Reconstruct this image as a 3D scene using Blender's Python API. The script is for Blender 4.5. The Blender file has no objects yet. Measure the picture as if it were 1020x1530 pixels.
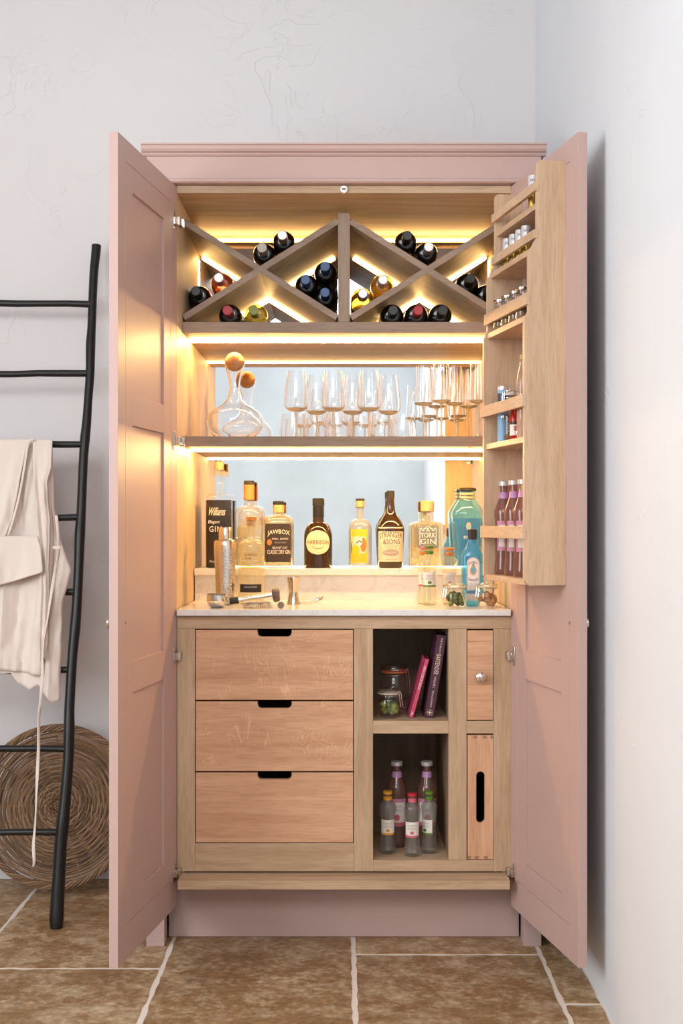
import bpy, bmesh, math, random
from math import sin, cos, pi, radians, sqrt
from mathutils import Vector, Matrix
from mathutils import noise
from mathutils.geometry import tessellate_polygon
random.seed(7)
S = bpy.context.scene
COL = S.collection
# ------------------------------------------------------------ camera, world, lights, exposure
CZ = 1.176; PX0 = 513.5; PY0 = 782.0; F = 1800.0
cam_d = bpy.data.cameras.new('camera'); cam = bpy.data.objects.new('camera', cam_d); COL.objects.link(cam)
cam.location = (0, 0, CZ); cam.rotation_euler = (pi/2, 0, 0)
cam_d.sensor_fit = 'HORIZONTAL'; cam_d.sensor_width = 36; cam_d.lens = F/1020*36
cam_d.shift_x = -(PX0-510)/1020; cam_d.shift_y = (PY0-765)/1020
cam_d.clip_start = .05
S.camera = cam
W_ = bpy.data.worlds.new('world'); S.world = W_; W_.use_nodes = True
W_.node_tree.nodes['Background'].inputs[0].default_value = (.8, .88, 1, 1)
W_.node_tree.nodes['Background'].inputs[1].default_value = .3
def area(name, loc, target, sx, sy, power, col):
    l = bpy.data.lights.new(name, 'AREA'); l.shape = 'RECTANGLE'; l.size = sx; l.size_y = sy
    l.energy = power; l.color = col
    o = bpy.data.objects.new(name, l); COL.objects.link(o); o.location = loc
    o.rotation_euler = (Vector(target)-Vector(loc)).to_track_quat('-Z', 'Y').to_euler()
    return o
area('window_light_left', (-2.45, .9, 1.75), (.6, 1.3, 1.4), 1.9, 1.8, 62, (.93, .97, 1))
area('fill_light_rear', (-.6, -1.0, 3.05), (-.3, 2.6, .9), 2.2, 1.2, 46, (1, .97, .95))  # added fill from above and behind the camera, no real window
area('rear_wall_fill_light', (-.3, .1, 3.15), (-.2, -1.8, 1.4), 1.6, .8, 5, (.93, .97, 1))  # added unseen lamp that brightens the rear wall for the mirror
S.view_settings.view_transform = 'Standard'; S.view_settings.look = 'None'
S.view_settings.exposure = 0.55; S.view_settings.gamma = 1; S.view_settings.use_curve_mapping = False
cy = S.cycles
cy.max_bounces = 26; cy.transparent_max_bounces = 32; cy.transmission_bounces = 24; cy.glossy_bounces = 6; cy.diffuse_bounces = 5
cy.use_denoising = True; cy.sample_clamp_indirect = 6; cy.caustics_reflective = False; cy.caustics_refractive = True
cy.blur_glossy = .5
LED_STRENGTH = 145; LED_COL = (1, .615, .225)

def X(px, d): return (px-PX0)*d/F
def Z(py, d): return CZ+(PY0-py)*d/F

# ------------------------------------------------------------ mesh helpers
class MB:
    def __init__(s): s.v = []; s.f = []; s.sm = []
    def add(s, vs, fs, smooth=False):
        b = len(s.v); s.v += [tuple(p) for p in vs]
        s.f += [tuple(i+b for i in f) for f in fs]; s.sm += [smooth]*len(fs); return s
    def box(s, x0, x1, y0, y1, z0, z1, fn=None):
        x0, x1 = min(x0, x1), max(x0, x1); y0, y1 = min(y0, y1), max(y0, y1); z0, z1 = min(z0, z1), max(z0, z1)
        vs = [(x0,y0,z0),(x1,y0,z0),(x1,y1,z0),(x0,y1,z0),(x0,y0,z1),(x1,y0,z1),(x1,y1,z1),(x0,y1,z1)]
        if fn: vs = [fn(*p) for p in vs]
        return s.add(vs, [(0,3,2,1),(4,5,6,7),(0,1,5,4),(1,2,6,5),(2,3,7,6),(3,0,4,7)])
    def lathe(s, prof, n=32, ex=2, cx=0, cy=0, rx=1, ry=1, close=True, smooth=True, rot=0):
        vs = []; fs = []
        m = len(prof)
        for i in range(n):
            a = 2*pi*i/n; c, q = cos(a), sin(a)
            k = 1 if ex == 2 else (abs(c)**ex+abs(q)**ex)**(-1/ex)
            a2 = a+rot
            for r, z in prof:
                vs.append((cx+r*k*cos(a2)*rx, cy+r*k*sin(a2)*ry, z))
        for i in range(n):
            j = (i+1) % n
            for t in range(m-1): fs.append((i*m+t, j*m+t, j*m+t+1, i*m+t+1))
        if close:
            if prof[0][0] > 1e-5: fs.append(tuple(i*m for i in reversed(range(n))))
            if prof[-1][0] > 1e-5: fs.append(tuple(i*m+m-1 for i in range(n)))
        return s.add(vs, fs, smooth)
    def tube(s, pts, rad, n=8, cap=True, smooth=True, closed=False):
        P = [Vector(p) for p in pts]; m = len(P)
        R = rad if isinstance(rad, (list, tuple)) else [rad]*m
        up = None; vs = []; fs = []
        for i, p in enumerate(P):
            if closed: t = (P[(i+1) % m]-P[i-1])
            else: t = (P[min(i+1, m-1)]-P[max(i-1, 0)])
            t.normalize()
            if up is None:
                up = Vector((0, 0, 1)) if abs(t.z) < .9 else Vector((0, 1, 0))
            up = (up-t*up.dot(t))
            if up.length < 1e-6: up = t.orthogonal()
            up.normalize(); b = t.cross(up)
            for k in range(n):
                a = 2*pi*k/n; vs.append(p+(up*cos(a)+b*sin(a))*R[i])
        for i in range(m if closed else m-1):
            j = (i+1) % m
            for k in range(n):
                l = (k+1) % n; fs.append((i*n+k, i*n+l, j*n+l, j*n+k))
        if cap and not closed:
            fs.append(tuple(reversed(range(n)))); fs.append(tuple((m-1)*n+k for k in range(n)))
        return s.add(vs, fs, smooth)
    def prism(s, loops, t0, t1, fn):
        """2-D loops (first outer, others holes) extruded between t0 and t1; fn(a,b,t)->xyz"""
        tri = tessellate_polygon([[Vector((a, b, 0)) for a, b in lp] for lp in loops])
        flat = [p for lp in loops for p in lp]; n = len(flat)
        vs = [fn(a, b, t0) for a, b in flat]+[fn(a, b, t1) for a, b in flat]
        fs = [tuple(t) for t in tri]+[tuple(i+n for i in reversed(t)) for t in tri]
        o = 0
        for lp in loops:
            m = len(lp)
            for i in range(m):
                j = (i+1) % m; fs.append((o+i, o+j, o+j+n, o+i+n))
            o += m
        return s.add(vs, fs)
    def grid(s, nu, nv, fn, smooth=True):
        vs = [fn(i/nu, j/nv) for j in range(nv+1) for i in range(nu+1)]
        fs = [(j*(nu+1)+i, j*(nu+1)+i+1, (j+1)*(nu+1)+i+1, (j+1)*(nu+1)+i) for j in range(nv) for i in range(nu)]
        return s.add(vs, fs, smooth)
    def build(s, name, m, parent=None, world=False, bevel=0, fix=True, loc=None):
        me = bpy.data.meshes.new(name); off = Vector((0, 0, 0))
        if world and parent:
            q = parent
            while q: off += q.location; q = q.parent
        if world and parent is None and loc is not None: off = Vector(loc)
        me.from_pydata([tuple(Vector(v)-off) for v in s.v], [], s.f)
        for p, q in zip(me.polygons, s.sm): p.use_smooth = q
        if fix:
            bm = bmesh.new(); bm.from_mesh(me); bmesh.ops.recalc_face_normals(bm, faces=bm.faces); bm.to_mesh(me); bm.free()
        if any(s.sm): me.set_sharp_from_angle(angle=radians(40))
        if m: me.materials.append(m)
        o = bpy.data.objects.new(name, me); COL.objects.link(o)
        if parent: o.parent = parent
        if world and parent is None and loc is not None: o.location = loc
        if bevel:
            b = o.modifiers.new('bevel', 'BEVEL'); b.width = bevel; b.segments = 2; b.limit_method = 'ANGLE'; b.angle_limit = radians(40)
        return o
def tag(o, label=None, cat=None, group=None, kind=None):
    if label: o['label'] = label
    if cat: o['category'] = cat
    if group: o['group'] = group
    if kind: o['kind'] = kind
    return o
def thing(name, loc, label, cat, group=None, rz=0):
    o = bpy.data.objects.new(name, None); COL.objects.link(o); o.location = loc; o.rotation_euler = (0, 0, rz)
    o.empty_display_size = .02
    return tag(o, label, cat, group)
def copy_thing(o, loc=None, rot=None, label=None, parent=None):
    c = o.copy(); COL.objects.link(c)
    if parent: c.parent = parent
    if loc is not None: c.location = loc
    if rot is not None: c.rotation_euler = rot
    if label: c['label'] = label
    for ch in list(o.children): copy_thing(ch, parent=c)
    return c
def bx(name, m, parent, x0, x1, y0, y1, z0, z1, bevel=.0008, fn=None):
    return MB().box(x0, x1, y0, y1, z0, z1, fn).build(name, m, parent, world=True, bevel=bevel)

# ------------------------------------------------------------ materials
def mat(name):
    m = bpy.data.materials.new(name); m.use_nodes = True; nt = m.node_tree
    return m, nt, nt.nodes['Principled BSDF']
def simple(name, col, rough=.5, metal=0, spec=.5, coat=0, trans=0, ior=1.45, emit=None, estr=0, bump=0, bscale=60, var=0):
    m, nt, b = mat(name)
    b.inputs['Base Color'].default_value = (*col, 1); b.inputs['Roughness'].default_value = rough
    b.inputs['Metallic'].default_value = metal; b.inputs['Specular IOR Level'].default_value = spec
    b.inputs['Coat Weight'].default_value = coat; b.inputs['Transmission Weight'].default_value = trans; b.inputs['IOR'].default_value = ior
    if emit: b.inputs['Emission Color'].default_value = (*emit, 1); b.inputs['Emission Strength'].default_value = estr
    if bump or var:
        tc = nt.nodes.new('ShaderNodeTexCoord'); n = nt.nodes.new('ShaderNodeTexNoise'); n.inputs['Scale'].default_value = bscale; n.inputs['Detail'].default_value = 5
        nt.links.new(tc.outputs['Object'], n.inputs['Vector'])
        if bump:
            bp = nt.nodes.new('ShaderNodeBump'); bp.inputs['Strength'].default_value = bump; bp.inputs['Distance'].default_value = .002
            nt.links.new(n.outputs['Fac'], bp.inputs['Height']); nt.links.new(bp.outputs['Normal'], b.inputs['Normal'])
        if var:
            mx = nt.nodes.new('ShaderNodeMix'); mx.data_type = 'RGBA'
            mx.inputs['A'].default_value = (*[c*(1-var) for c in col], 1); mx.inputs['B'].default_value = (*[min(1, c*(1+var)) for c in col], 1)
            nt.links.new(n.outputs['Fac'], mx.inputs['Factor']); nt.links.new(mx.outputs['Result'], b.inputs['Base Color'])
    return m
def ramp(nt, stops):
    r = nt.nodes.new('ShaderNodeValToRGB'); e = r.color_ramp.elements
    e[0].position, e[0].color = stops[0][0], (*stops[0][1], 1); e[1].position, e[1].color = stops[-1][0], (*stops[-1][1], 1)
    for p, c in stops[1:-1]: q = e.new(p); q.color = (*c, 1)
    return r
def wood(name, ca, cb, axis, rough=.45, fleck=0, spec=.35):
    m, nt, b = mat(name); L = nt.links.new
    tc = nt.nodes.new('ShaderNodeTexCoord'); oi = nt.nodes.new('ShaderNodeObjectInfo')
    mul = nt.nodes.new('ShaderNodeMath'); mul.operation = 'MULTIPLY'; mul.inputs[1].default_value = 9
    L(oi.outputs['Random'], mul.inputs[0])
    ad = nt.nodes.new('ShaderNodeVectorMath'); ad.operation = 'ADD'; L(tc.outputs['Object'], ad.inputs[0]); L(mul.outputs[0], ad.inputs[1])
    mp = nt.nodes.new('ShaderNodeMapping'); sc = [1, 1, 1]; sc['XYZ'.index(axis)] = .09; mp.inputs['Scale'].default_value = sc
    L(ad.outputs[0], mp.inputs['Vector'])
    n1 = nt.nodes.new('ShaderNodeTexNoise'); n1.inputs['Scale'].default_value = 26; n1.inputs['Detail'].default_value = 4; n1.inputs['Distortion'].default_value = .6; L(mp.outputs[0], n1.inputs['Vector'])
    n2 = nt.nodes.new('ShaderNodeTexNoise'); n2.inputs['Scale'].default_value = 210; n2.inputs['Detail'].default_value = 3; L(mp.outputs[0], n2.inputs['Vector'])
    mid = tuple((p+q)/2 for p, q in zip(ca, cb))
    r1 = ramp(nt, [(.3, ca), (.5, mid), (.68, cb)]); L(n1.outputs['Fac'], r1.inputs[0])
    r2 = ramp(nt, [(.32, (.84, .82, .8)), (.55, (1, 1, 1))]); L(n2.outputs['Fac'], r2.inputs[0])
    mx = nt.nodes.new('ShaderNodeMix'); mx.data_type = 'RGBA'; mx.blend_type = 'MULTIPLY'; mx.inputs['Factor'].default_value = .8
    L(r1.outputs[0], mx.inputs['A']); L(r2.outputs[0], mx.inputs['B']); out = mx.outputs['Result']
    if fleck:
        mp2 = nt.nodes.new('ShaderNodeMapping'); mp2.inputs['Scale'].default_value = (1, 1, .42); L(ad.outputs[0], mp2.inputs['Vector'])
        w = nt.nodes.new('ShaderNodeTexNoise'); w.inputs['Scale'].default_value = 13; w.inputs['Detail'].default_value = 1.5; w.inputs['Distortion'].default_value = 1.6; L(mp2.outputs[0], w.inputs['Vector'])
        mod = nt.nodes.new('ShaderNodeMath'); mod.operation = 'PINGPONG'; mod.inputs[1].default_value = .04; L(w.outputs['Fac'], mod.inputs[0])
        rr = ramp(nt, [(.0, (1, 1, 1)), (.009, (0, 0, 0))]); L(mod.outputs[0], rr.inputs[0])
        n3 = nt.nodes.new('ShaderNodeTexNoise'); n3.inputs['Scale'].default_value = 14; L(ad.outputs[0], n3.inputs['Vector'])
        r3 = ramp(nt, [(.47, (0, 0, 0)), (.58, (fleck, fleck, fleck))]); L(n3.outputs['Fac'], r3.inputs[0])
        mm = nt.nodes.new('ShaderNodeMath'); mm.operation = 'MULTIPLY'; L(rr.outputs[0], mm.inputs[0]); L(r3.outputs[0], mm.inputs[1])
        m2 = nt.nodes.new('ShaderNodeMix'); m2.data_type = 'RGBA'; L(mm.outputs[0], m2.inputs['Factor']); L(out, m2.inputs['A'])
        m2.inputs['B'].default_value = (*[min(1, c*1.5) for c in cb], 1); out = m2.outputs['Result']
    L(out, b.inputs['Base Color']); b.inputs['Roughness'].default_value = rough; b.inputs['Specular IOR Level'].default_value = spec
    bp = nt.nodes.new('ShaderNodeBump'); bp.inputs['Strength'].default_value = .25; bp.inputs['Distance'].default_value = .0006
    L(n2.outputs['Fac'], bp.inputs['Height']); L(bp.outputs['Normal'], b.inputs['Normal'])
    return m
PALE = ((.43, .285, .17), (.60, .43, .285)); WARM = ((.58, .315, .18), (.72, .43, .265)); DIMOAK = ((.27, .19, .135), (.37, .27, .20))
RACK = ((.52, .35, .22), (.66, .475, .325))
inx, inz = [wood('oak_inner_'+a, (.58, .42, .265), (.66, .50, .33), a, rough=.5) for a in 'XZ']
ox, oy, oz = [wood('oak_pale_'+a, *PALE, a) for a in 'XYZ']
gx, gz = [wood('oak_dim_'+a, *DIMOAK, a) for a in 'XZ']  # oak for fronts outside the LED light, their dimness put into the colour
wx = wood('oak_warm_flecked', *WARM, 'X', fleck=.5); wx2 = wood('oak_warm_plain', *WARM, 'X'); wz = wood('oak_warm_Z', *WARM, 'Z')
rkx, rky, rkz = [wood('oak_rack_'+a, *RACK, a) for a in 'XYZ']
dark_oak = wood('oak_end_grain', (.30, .17, .10), (.38, .23, .13), 'Z')
pink = simple('pink_satin_paint', (.51, .355, .32), .42, spec=.4, bump=.04, bscale=300)
pink_plinth = simple('pink_satin_plinth', (.49, .35, .325), .42)
def plaster(name, col, v=.04, bs=.5):
    m, nt, b = mat(name); L = nt.links.new
    tc = nt.nodes.new('ShaderNodeTexCoord')
    n = nt.nodes.new('ShaderNodeTexNoise'); n.inputs['Scale'].default_value = 1.7; n.inputs['Detail'].default_value = 6; L(tc.outputs['Object'], n.inputs['Vector'])
    r = ramp(nt, [(.35, tuple(c*(1-v) for c in col)), (.65, col)]); L(n.outputs['Fac'], r.inputs[0]); L(r.outputs[0], b.inputs['Base Color'])
    b.inputs['Roughness'].default_value = .75; b.inputs['Specular IOR Level'].default_value = .25
    n2 = nt.nodes.new('ShaderNodeTexNoise'); n2.inputs['Scale'].default_value = 90; n2.inputs['Detail'].default_value = 4; L(tc.outputs['Object'], n2.inputs['Vector'])
    n3 = nt.nodes.new('ShaderNodeTexNoise'); n3.inputs['Scale'].default_value = 5; n3.inputs['Detail'].default_value = 3; n3.inputs['Distortion'].default_value = 1.8; L(tc.outputs['Object'], n3.inputs['Vector'])
    r3 = ramp(nt, [(.48, (0, 0, 0)), (.5, (1, 1, 1)), (.53, (.55, .55, .55))]); L(n3.outputs['Fac'], r3.inputs[0])
    n4 = nt.nodes.new('ShaderNodeTexNoise'); n4.inputs['Scale'].default_value = 2.3; L(tc.outputs['Object'], n4.inputs['Vector'])
    r4 = ramp(nt, [(.45, (0, 0, 0)), (.62, (1, 1, 1))]); L(n4.outputs['Fac'], r4.inputs[0])
    mm = nt.nodes.new('ShaderNodeMath'); mm.operation = 'MULTIPLY'; L(r3.outputs[0], mm.inputs[0]); L(r4.outputs[0], mm.inputs[1])
    a = nt.nodes.new('ShaderNodeMath'); a.operation = 'MULTIPLY_ADD'; a.inputs[1].default_value = .35; L(n2.outputs['Fac'], a.inputs[0]); L(mm.outputs[0], a.inputs[2])
    bp = nt.nodes.new('ShaderNodeBump'); bp.inputs['Strength'].default_value = bs; bp.inputs['Distance'].default_value = .004
    L(a.outputs[0], bp.inputs['Height']); L(bp.outputs['Normal'], b.inputs['Normal'])
    return m
wall_m = plaster('plaster_white', (.72, .705, .71)); wall_r = plaster('plaster_right', (.735, .765, .80), .04, .25); wall_rear = plaster('plaster_rear', (.70, .78, .82), .16, .2)
def stone():
    m, nt, b = mat('limestone'); L = nt.links.new
    tc = nt.nodes.new('ShaderNodeTexCoord'); oi = nt.nodes.new('ShaderNodeObjectInfo')
    mul = nt.nodes.new('ShaderNodeMath'); mul.operation = 'MULTIPLY'; mul.inputs[1].default_value = 13; L(oi.outputs['Random'], mul.inputs[0])
    ad = nt.nodes.new('ShaderNodeVectorMath'); ad.operation = 'ADD'; L(tc.outputs['Object'], ad.inputs[0]); L(mul.outputs[0], ad.inputs[1])
    mp = nt.nodes.new('ShaderNodeMapping'); mp.inputs['Scale'].default_value = (1, 1.15, 1); L(ad.outputs[0], mp.inputs['Vector'])
    n = nt.nodes.new('ShaderNodeTexNoise'); n.inputs['Scale'].default_value = 11; n.inputs['Detail'].default_value = 10; n.inputs['Roughness'].default_value = .74; L(mp.outputs[0], n.inputs['Vector'])
    r = ramp(nt, [(.36, (.25, .158, .09)), (.48, (.31, .205, .125)), (.53, (.39, .285, .19)), (.66, (.52, .41, .29))]); L(n.outputs['Fac'], r.inputs[0])
    n2 = nt.nodes.new('ShaderNodeTexNoise'); n2.inputs['Scale'].default_value = 55; n2.inputs['Detail'].default_value = 5; L(mp.outputs[0], n2.inputs['Vector'])
    r2 = ramp(nt, [(.35, (.78, .76, .74)), (.55, (1, 1, 1)), (.72, (1.35, 1.32, 1.28))]); L(n2.outputs['Fac'], r2.inputs[0])
    mx = nt.nodes.new('ShaderNodeMix'); mx.data_type = 'RGBA'; mx.blend_type = 'MULTIPLY'; mx.inputs['Factor'].default_value = 1; L(r.outputs[0], mx.inputs['A']); L(r2.outputs[0], mx.inputs['B'])
    hs = nt.nodes.new('ShaderNodeHueSaturation'); mr = nt.nodes.new('ShaderNodeMapRange'); mr.inputs['To Min'].default_value = .93; mr.inputs['To Max'].default_value = 1.12
    L(oi.outputs['Random'], mr.inputs['Value']); L(mr.outputs[0], hs.inputs['Value']); hs.inputs['Saturation'].default_value = 1.18; L(mx.outputs['Result'], hs.inputs['Color'])
    L(hs.outputs[0], b.inputs['Base Color']); b.inputs['Roughness'].default_value = .5
    bp = nt.nodes.new('ShaderNodeBump'); bp.inputs['Strength'].default_value = .4; bp.inputs['Distance'].default_value = .002; L(n.outputs['Fac'], bp.inputs['Height']); L(bp.outputs['Normal'], b.inputs['Normal'])
    return m
stone_m = stone(); grout_m = simple('pale_grout', (.76, .67, .58), .9, bump=.3, bscale=120)
def marble():
    m, nt, b = mat('white_marble'); L = nt.links.new
    tc = nt.nodes.new('ShaderNodeTexCoord'); n = nt.nodes.new('ShaderNodeTexNoise'); n.inputs['Scale'].default_value = 6; n.inputs['Detail'].default_value = 6; n.inputs['Distortion'].default_value = 2.2
    L(tc.outputs['Object'], n.inputs['Vector'])
    r = ramp(nt, [(.40, (.78, .76, .73)), (.485, (.76, .74, .71)), (.5, (.67, .65, .63)), (.515, (.76, .74, .71)), (.7, (.80, .78, .75))]); L(n.outputs['Fac'], r.inputs[0]); L(r.outputs[0], b.inputs['Base Color'])
    b.inputs['Roughness'].default_value = .16
    return m
marble_m = marble()
def thin_glass(name, tint=(1, 1, 1), ior=1.38, rough=0.0, mixd=0, dcol=(1, 1, 1)):
    m = bpy.data.materials.new(name); m.use_nodes = True; nt = m.node_tree; L = nt.links.new; nt.nodes.clear()
    o = nt.nodes.new('ShaderNodeOutputMaterial'); t = nt.nodes.new('ShaderNodeBsdfTransparent'); t.inputs[0].default_value = (*tint, 1)
    g = nt.nodes.new('ShaderNodeBsdfGlossy'); g.inputs['Roughness'].default_value = rough; g.inputs['Color'].default_value = (1, 1, 1, 1)
    lw = nt.nodes.new('ShaderNodeLayerWeight'); lw.inputs['Blend'].default_value = .5
    pw = nt.nodes.new('ShaderNodeMath'); pw.operation = 'POWER'; pw.inputs[1].default_value = 3.2; L(lw.outputs['Facing'], pw.inputs[0])
    fr = nt.nodes.new('ShaderNodeMath'); fr.operation = 'MULTIPLY_ADD'; fr.inputs[1].default_value = min(.85, (ior-1)*1.6); fr.inputs[2].default_value = ((ior-1)/(ior+1))**2; L(pw.outputs[0], fr.inputs[0])
    mx = nt.nodes.new('ShaderNodeMixShader'); L(fr.outputs[0], mx.inputs[0])
    src = t.outputs[0]
    if mixd:
        d = nt.nodes.new('ShaderNodeBsdfTranslucent'); d.inputs[0].default_value = (*dcol, 1)
        d2 = nt.nodes.new('ShaderNodeBsdfDiffuse'); d2.inputs[0].default_value = (*dcol, 1)
        m0 = nt.nodes.new('ShaderNodeMixShader'); m0.inputs[0].default_value = .4; L(d.outputs[0], m0.inputs[1]); L(d2.outputs[0], m0.inputs[2])
        m1 = nt.nodes.new('ShaderNodeMixShader'); m1.inputs[0].default_value = mixd; L(t.outputs[0], m1.inputs[1]); L(m0.outputs[0], m1.inputs[2]); src = m1.outputs[0]
    L(src, mx.inputs[1]); L(g.outputs[0], mx.inputs[2]); L(mx.outputs[0], o.inputs[0])
    return m
glass_thin = thin_glass('clear_thin_glass', (.995, .995, .99), 1.3)
glass_real = simple('crystal', (1, 1, 1), 0.0, trans=1, ior=1.45)
glass_base = thin_glass('glow_tinted_thick_glass', (.97, .95, .9), 1.5, mixd=.34, dcol=(.98, .86, .62))  # golden mix paints the LED glow into stems and thick bases
glass_stem = thin_glass('wine_glass_crystal', (.985, .98, .97), 1.5)
spirit = thin_glass('clear_spirit_glass', (.96, .96, .94), 1.5, mixd=.16, dcol=(.95, .92, .86))  # clear glass with cream mixed in to imitate refracted warm light
spirit_warm = thin_glass('glow_tinted_spirit_glass', (.96, .94, .84), 1.5, mixd=.26, dcol=(.95, .86, .62))  # as above with a stronger golden mix for the painted glow
teal_glass = thin_glass('teal_glass', (.36, .78, 1), 1.5, mixd=.35, dcol=(.12, .52, .92))
blue_glass = thin_glass('aqua_glass', (.64, .92, 1), 1.5, mixd=.22, dcol=(.34, .74, .92))
amber_wine = thin_glass('golden_wine', (.98, .74, .22), 1.5, mixd=.3, dcol=(.95, .62, .08))
green_wine = thin_glass('green_gold_wine', (.93, .86, .30), 1.5, mixd=.3, dcol=(.85, .75, .10))
rose_wine = thin_glass('rose_wine', (.95, .46, .22), 1.5, mixd=.35, dcol=(.9, .32, .12))
dark_glass = simple('dark_bottle_glass', (.012, .008, .006), .06, coat=.3)
brown_glass = simple('brown_bottle_glass', (.03, .014, .006), .05, coat=.4)
black_liq = simple('black_painted_glass', (.025, .017, .012), .12)
mixer = thin_glass('mixer_water_glass', (.86, .86, .84), 1.5, mixd=.22, dcol=(.75, .74, .70))
pinkmixer = thin_glass('pink_mixer_glass', (.72, .48, .42), 1.5, mixd=.45, dcol=(.55, .30, .24))
mixclear = thin_glass('lit_tinted_mixer_glass', (.96, .95, .86), 1.5, mixd=.2, dcol=(.9, .88, .7))  # paler copy of the mixer glass, worktop lighting put into its tint
mirror_m = simple('mirror_silver', (.93, .94, .94), 0.0, metal=1)
steel = simple('polished_steel', (.75, .72, .69), .12, metal=1); steel_b = simple('brushed_steel', (.62, .56, .50), .3, metal=1)
nickel = simple('brushed_nickel', (.62, .56, .50), .22, metal=1)
def hammered():
    m, nt, b = mat('hammered_steel'); L = nt.links.new
    b.inputs['Base Color'].default_value = (.68, .64, .58, 1); b.inputs['Metallic'].default_value = 1; b.inputs['Roughness'].default_value = .14
    tc = nt.nodes.new('ShaderNodeTexCoord'); v = nt.nodes.new('ShaderNodeTexVoronoi'); v.inputs['Scale'].default_value = 260; L(tc.outputs['Object'], v.inputs['Vector'])
    bp = nt.nodes.new('ShaderNodeBump'); bp.inputs['Strength'].default_value = .5; bp.inputs['Distance'].default_value = .0012; L(v.outputs['Distance'], bp.inputs['Height']); L(bp.outputs['Normal'], b.inputs['Normal'])
    return m
hammer_m = hammered()
gold_m = simple('warm_steel', (.70, .62, .50), .13, metal=1)
black_m = simple('black_plastic', (.02, .018, .016), .4); blackwood = simple('black_stained_wood', (.008, .007, .007), .36, bump=.3, bscale=25)
cork_m = simple('cork', (.62, .33, .12), .8, var=.2, bscale=80); corkl = simple('pale_cork', (.52, .34, .17), .8, var=.2, bscale=80)
woodball = wood('ball_oak', (.52, .24, .08), (.66, .34, .13), 'X')
copper_m = simple('copper_foil', (.72, .30, .10), .3, metal=.6)
linen_m = simple('linen', (.76, .665, .60), .9, bump=.35, bscale=500, var=.06)
cream = simple('cream_paper', (.80, .66, .42), .7); paper = simple('white_paper', (.80, .76, .70), .7); kraft = simple('paper_tan', (.74, .60, .46), .7)
yellow_p = simple('yellow_paper', (.74, .50, .02), .7); grey_p = simple('grey_paper', (.34, .30, .29), .7)
black_p = simple('black_paper', (.035, .022, .017), .6); ink = simple('dark_ink', (.03, .022, .018), .6)
white_ink = simple('cream_ink', (.86, .80, .70), .6); brown_ink = simple('brown_ink', (.10, .05, .025), .6); york_p = simple('slate_paper', (.15, .16, .19), .7); gold_ink = simple('gold_ink', (.60, .38, .18), .5)
orange_p = simple('orange_paper', (.60, .19, .05), .6); red_p = simple('red_paper', (.50, .02, .04), .5); green_p = simple('green_paper', (.12, .21, .02), .5)
amber_p = simple('amber_paper', (.68, .32, .03), .5); pinkp = simple('pink_label', (.62, .26, .38), .5); rose_p = simple('rose_paper', (.62, .13, .17), .5)
lilac = simple('lilac_foil', (.50, .25, .48), .35); blue_cap = simple('blue_capsule', (.035, .10, .27), .35); silver_cap = simple('silver_capsule', (.62, .60, .62), .3, metal=.4)
red_cap = simple('red_capsule', (.40, .02, .035), .4); black_cap = simple('black_capsule', (.012, .012, .013), .35); green_cap = simple('olive_capsule', (.22, .26, .05), .4)
white_cap = simple('white_capsule', (.68, .64, .58), .45); bluep = simple('blue_crest', (.16, .40, .52), .5)
rubber = simple('orange_rubber', (.45, .13, .05), .5); rubberw = simple('pale_rubber', (.62, .56, .46), .5)
olive = simple('olive_green', (.12, .14, .02), .35, var=.3, bscale=40); nut = simple('nut_brown', (.40, .19, .07), .5, var=.25, bscale=60)
seed = simple('mixed_seed', (.22, .13, .06), .6, var=.4, bscale=200); lime = simple('dried_lime', (.20, .24, .06), .6, var=.35, bscale=50)
bookpink = simple('pink_book_cloth', (.60, .07, .16), .6); bookpurple = simple('aubergine_book_cloth', (.075, .022, .045), .6); pages = simple('book_pages', (.10, .05, .045), .8)
pinkpages = simple('dark_pink_pages', (.18, .01, .03), .7)
skyblue = simple('sky_blue_tin', (.20, .42, .66), .35); navy = simple('navy_tin', (.03, .04, .12), .4)
redsauce = simple('red_sauce', (.42, .015, .008), .15); peppercan = simple('gold_can', (.62, .42, .08), .25, metal=.7)
canwhite = simple('silver_white_lid', (.68, .66, .68), .25, metal=.3); saltpink = simple('pink_salt', (.55, .33, .26), .7, var=.4, bscale=150)
def led_mat(st=1):
    m = bpy.data.materials.new('led_strip'); m.use_nodes = True; nt = m.node_tree; nt.nodes.clear()
    e = nt.nodes.new('ShaderNodeEmission'); e.inputs[0].default_value = (*LED_COL, 1); e.inputs[1].default_value = LED_STRENGTH*st
    o = nt.nodes.new('ShaderNodeOutputMaterial'); nt.links.new(e.outputs[0], o.inputs[0]); return m
led_m = led_mat(); led_rack = led_mat(.16); led_low = led_mat(.2)
wick = [simple('willow_%d' % i, c, .6, var=.25, bscale=90) for i, c in enumerate([(.23, .135, .072), (.29, .18, .105), (.17, .098, .052)])]

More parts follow.
